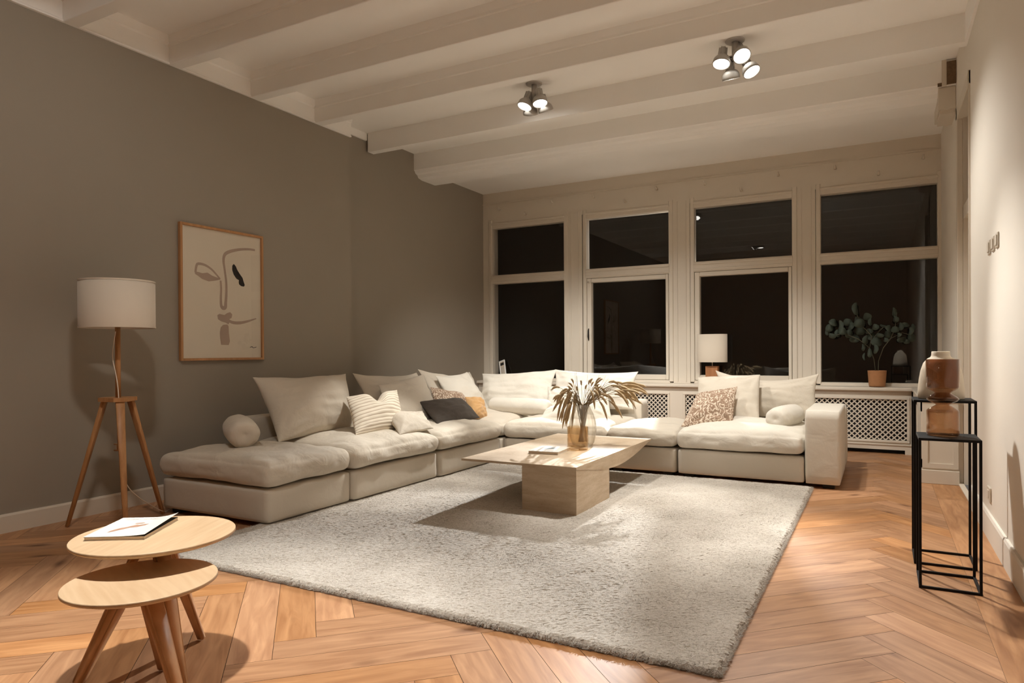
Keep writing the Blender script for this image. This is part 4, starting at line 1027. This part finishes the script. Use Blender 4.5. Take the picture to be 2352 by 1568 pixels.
# ------------------------------------------------------------------ on the sill
def table_lamp():
    c = (-1.80, 8.455, .7225); root = thing('table_lamp', 'small lamp with a drum shade and wooden block base on the window sill', 'table lamp', c)
    bm = NB(); box(bm, -.072, .072, -.05, .05, 0, .215, .003, 1); obj('base', bm, 'block_wood', root, False)
    bm = NB(); tube(bm, [(0, 0, .213), (0, 0, .30)], .006, 10); obj('stem', bm, 'cord', root)
    bm = NB(); r, z0, z1 = .178, .262, .600; k = .72
    lathe(bm, [(r, z0), (r, z1), (r-.004, z1), (r-.004, z0), (r, z0)], seg=64, close_bottom=False)
    for v in bm.verts: v.co.y *= k
    obj('lamp_shade', bm, 'shade', root)
table_lamp()
def potted_plant():
    c = Vector((-.036, 8.45, .7225)); root = thing('potted_plant', 'grey-green round leaved plant in a terracotta pot on the window sill', 'plant', c)
    bm = NB(); lathe(bm, [(.03, 0), (.078, 0), (.082, .02), (.092, .165), (.094, .172), (.088, .174), (.083, .165), (.08, .15)], seg=40); obj('pot', bm, 'terracotta', root)
    bm = NB(); lathe(bm, [(.0, .148), (.082, .148)], seg=24, close_bottom=False); obj('soil', bm, 'soil', root)
    rnd = random.Random(8)
    stems = [[(-.012, 0, .14), (-.03, 0, .30), (-.07, -.02, .42), (-.05, -.02, .55), (-.14, -.02, .66), (-.20, -.03, .80)],
             [(.01, 0, .14), (.015, .01, .28), (.06, .01, .42), (.13, .0, .52), (.17, -.02, .62), (.19, -.02, .80)],
             [(-.07, -.02, .42), (-.18, -.04, .52), (-.32, -.06, .58), (-.44, -.08, .56)],
             [(.13, 0, .52), (.24, -.02, .58), (.33, -.03, .55)],
             [(-.05, -.02, .5), (.02, -.03, .60), (.06, -.04, .64)]]
    bm = NB()
    for s in stems: tube(bm, s, [.005]*len(s), 6)
    obj('stem', bm, 'stem', root)
    leaves = [(-.20, .84, .055, .085), (-.20, .72, .06, .05), (-.10, .76, .06, .05), (-.47, .64, .05, .05), (-.42, .70, .06, .05), (-.36, .66, .05, .07), (-.38, .58, .04, .05), (-.44, .55, .05, .04), (-.33, .60, .05, .05), (-.29, .70, .06, .05), (-.27, .57, .05, .06), (-.26, .66, .05, .06), (-.22, .52, .065, .055), (-.16, .60, .06, .06), (-.08, .60, .05, .035), (-.14, .42, .03, .05), (-.16, .68, .07, .06), (-.06, .70, .03, .05), (-.02, .64, .05, .04),
              (.06, .65, .07, .02), (.0, .48, .07, .06), (-.02, .40, .045, .06), (-.07, .36, .03, .06), (-.12, .32, .02, .05), (.02, .55, .06, .03), (.16, .80, .03, .06), (.17, .72, .05, .045), (.22, .64, .04, .05), (.17, .61, .05, .04), (.26, .66, .06, .03), (.31, .59, .04, .05), (.32, .52, .045, .06), (.24, .50, .06, .04), (.20, .55, .04, .03), (.28, .48, .04, .03), (.12, .62, .05, .05), (.10, .56, .05, .05), (-.10, .50, .05, .06), (-.05, .54, .06, .05), (.34, .64, .03, .04), (-.49, .60, .03, .05), (.08, .50, .04, .03)]
    for lx, lz, rx, rz_ in leaves:
        bm = NB(); ly = rnd.uniform(-.14, .05); n = 12; yaw = rnd.uniform(-.9, .9); tl = rnd.uniform(-.5, .5)
        cv = bm.verts.new((0, 0, 0)); ring = []
        for i in range(n):
            a = 2*math.pi*i/n; x, z = math.cos(a)*rx*.84, math.sin(a)*rz_*.88*(1+.15*math.sin(a)); ring.append(bm.verts.new((x, .012*(x/rx)**2*2+.006*math.sin(3*a), z)))
        fs = [bm.faces.new((cv, ring[i], ring[(i+1) % n])) for i in range(n)]
        bmesh.ops.rotate(bm, verts=bm.verts[:], cent=(0, 0, 0), matrix=Matrix.Rotation(tl, 3, 'X') @ Matrix.Rotation(yaw, 3, 'Z'))
        bm.normal_update(); bmesh.ops.solidify(bm, geom=fs, thickness=.0012)
        obj('leaf', bm, 'leaf', root, True, (lx, ly, lz))
potted_plant()
def thermometer():
    # narrow white framed strip leaning against the first pane
    root = thing('white_frame', 'small white frame leaning on the sill in front of the leftmost window', 'frame', (-4.72, 8.50, .7225), R(-12))
    root.rotation_euler = (R(-14), R(-18), R(-8))
    bm = NB(); w, h = .052, .30
    box(bm, -w, -w+.016, -.008, .008, 0, h, .002, 1); box(bm, w-.016, w, -.008, .008, 0, h, .002, 1); box(bm, -w+.016, w-.016, -.008, .008, h-.02, h, .002, 1); box(bm, -w+.016, w-.016, -.008, .008, 0, .016, .002, 1)
    obj('frame', bm, 'cover', root, False)
    bm = NB(); box(bm, -w+.014, w-.014, -.003, .004, .014, h-.018); pn = obj('panel', bm, 'page', root, False)
    bm = NB(); box(bm, -w+.022, w-.020, -.006, -.003, h-.075, h-.035); obj('dark_window', bm, 'ink', pn, False)
    bm = NB()
    for k in range(5): box(bm, -w+.026+.011*k, -w+.029+.011*k, -.005, -.003, .05, h-.10)
    obj('printed_lines', bm, 'coverline', pn, False)
thermometer()

# ------------------------------------------------------------------ ceiling spot clusters
def head(root, loc, d, energy, size, spill=0):
    """one lamp head: ribbed neck, dome, rim, glowing lens, and its light"""
    d = Vector(d).normalized(); q = d.to_track_quat('-Z', 'Y').to_matrix().to_4x4(); q.translation = Vector(loc)
    bm = NB(); lathe(bm, [(.01, .155), (.026, .150), (.032, .140), (.034, .075), (.052, .062), (.064, .045), (.069, .02), (.070, .0), (.064, .0), (.062, .010)], seg=36, close_bottom=True)
    for k in range(8):
        a = 2*math.pi*k/8; bar(bm, (.034*math.cos(a), .034*math.sin(a), .08), (.031*math.cos(a), .031*math.sin(a), .148), .004, .008, (math.cos(a), math.sin(a), 0))
    bm.transform(q); h = obj('lamp_head', bm, 'grey_metal', root)
    bm = NB(); lathe(bm, [(.0, .004), (.030, .003), (.052, .006), (.0615, .011)], seg=36, close_bottom=False); bm.transform(q); obj('lens', bm, 'lens', h)
    l = bpy.data.lights.new('head_light', 'SPOT'); l.energy = energy; l.color = LAMPC; l.spot_size = R(size); l.spot_blend = .75; l.shadow_soft_size = .045
    o = bpy.data.objects.new('head_light', l); C.objects.link(o); o.parent = root; o.location = Vector(loc)+d*.012; o.rotation_euler = d.to_track_quat('-Z', 'Y').to_euler()
    return h
def spot_cluster(label, c, heads, drop=.30):
    root = thing('ceiling_spotlight', label, 'ceiling light', (c[0], c[1], ZC), 0, 'four-head ceiling spot clusters')
    bm = NB(); lathe(bm, [(.01, -.012), (.068, -.012), (.074, -.008), (.076, 0)], seg=40); obj('ceiling_plate', bm, 'grey_metal', root)
    bm = NB(); tube(bm, [(0, 0, -.01), (0, 0, -.15)], .025, 16); tube(bm, [(-.055, 0, -.125), (.055, 0, -.125)], .012, 10); obj('stem', bm, 'grey_metal', root)
    bm = NB(); rnd = random.Random(3)
    for hx, hy, hz, d, e, s in heads:
        m_ = Vector((hx*.6+rnd.uniform(-.03, .03), hy*.6, -.20)); en = Vector((hx, hy, hz))-Vector(d).normalized()*.148; tube(bm, [(0, 0, -.10), (hx*.15, hy*.15, -.13), (m_+en)/2+Vector((0, 0, -.01)), en], .0035, 6)
    obj('wire', bm, 'dark', root)
    bm = NB()
    for hx, hy, hz, d, e, s in heads:
        bar(bm, (0, 0, -.13), (hx*.95, hy*.95, hz+.03), .010, .004)
    obj('bracket', bm, 'grey_metal', root, False)
    for hx, hy, hz, d, e, s in heads: head(root, (hx, hy, hz), d, e, s)
    return root
E1 = E_HEAD
spot_cluster('four-head grey ceiling spotlight nearer the right wall', (-1.010, 5.628),
    [(-.095, -.055, -.190, (-.05, -.32, -1), E1*.85, 42), (.060, -.035, -.150, (.36, -.60, -1), E1*.8, 50), (-.045, .085, -.270, (.05, .35, -1), E1*.36, 96), (.120, .055, -.255, (.50, -.25, -1), E1*.27, 96)])
spot_cluster('four-head grey ceiling spotlight nearer the taupe wall', (-2.790, 5.628),
    [(-.070, -.060, -.220, (-.20, -.33, -1), E1*.7, 34), (.090, -.060, -.220, (.20, -.16, -1), E1*.28, 36), (-.075, .075, -.245, (-.25, .6, -1), E1*.3, 80), (.085, .075, -.245, (.1, .5, -1), E1*.38, 96)])
# the same fixtures continue behind the top edge of the picture
spot_cluster('four-head grey ceiling spotlight above the round side tables, outside the frame', (-2.35, 1.60),
    [(-.085, -.060, -.220, (-.45, .30, -1), E1*.08, 60), (.065, -.060, -.220, (.03, .0, -1), E1*.9, 60), (-.085, .075, -.245, (-.9, .15, -.62), E1*.09, 110), (.075, .075, -.245, (.02, .1, -1), E1*.08, 60)])
spot_cluster('four-head grey ceiling spotlight above the camera, outside the frame', (-1.30, 1.50),
    [(-.085, -.060, -.220, (-.50, 1.0, -.50), E1*.60, 26), (.065, -.060, -.220, (.40, .05, -1), E1*.24, 52), (-.085, .075, -.245, (-.33, 1.0, -.45), E1*.66, 26), (.075, .075, -.245, (-.02, 1.0, -.45), E1*.5, 26)])
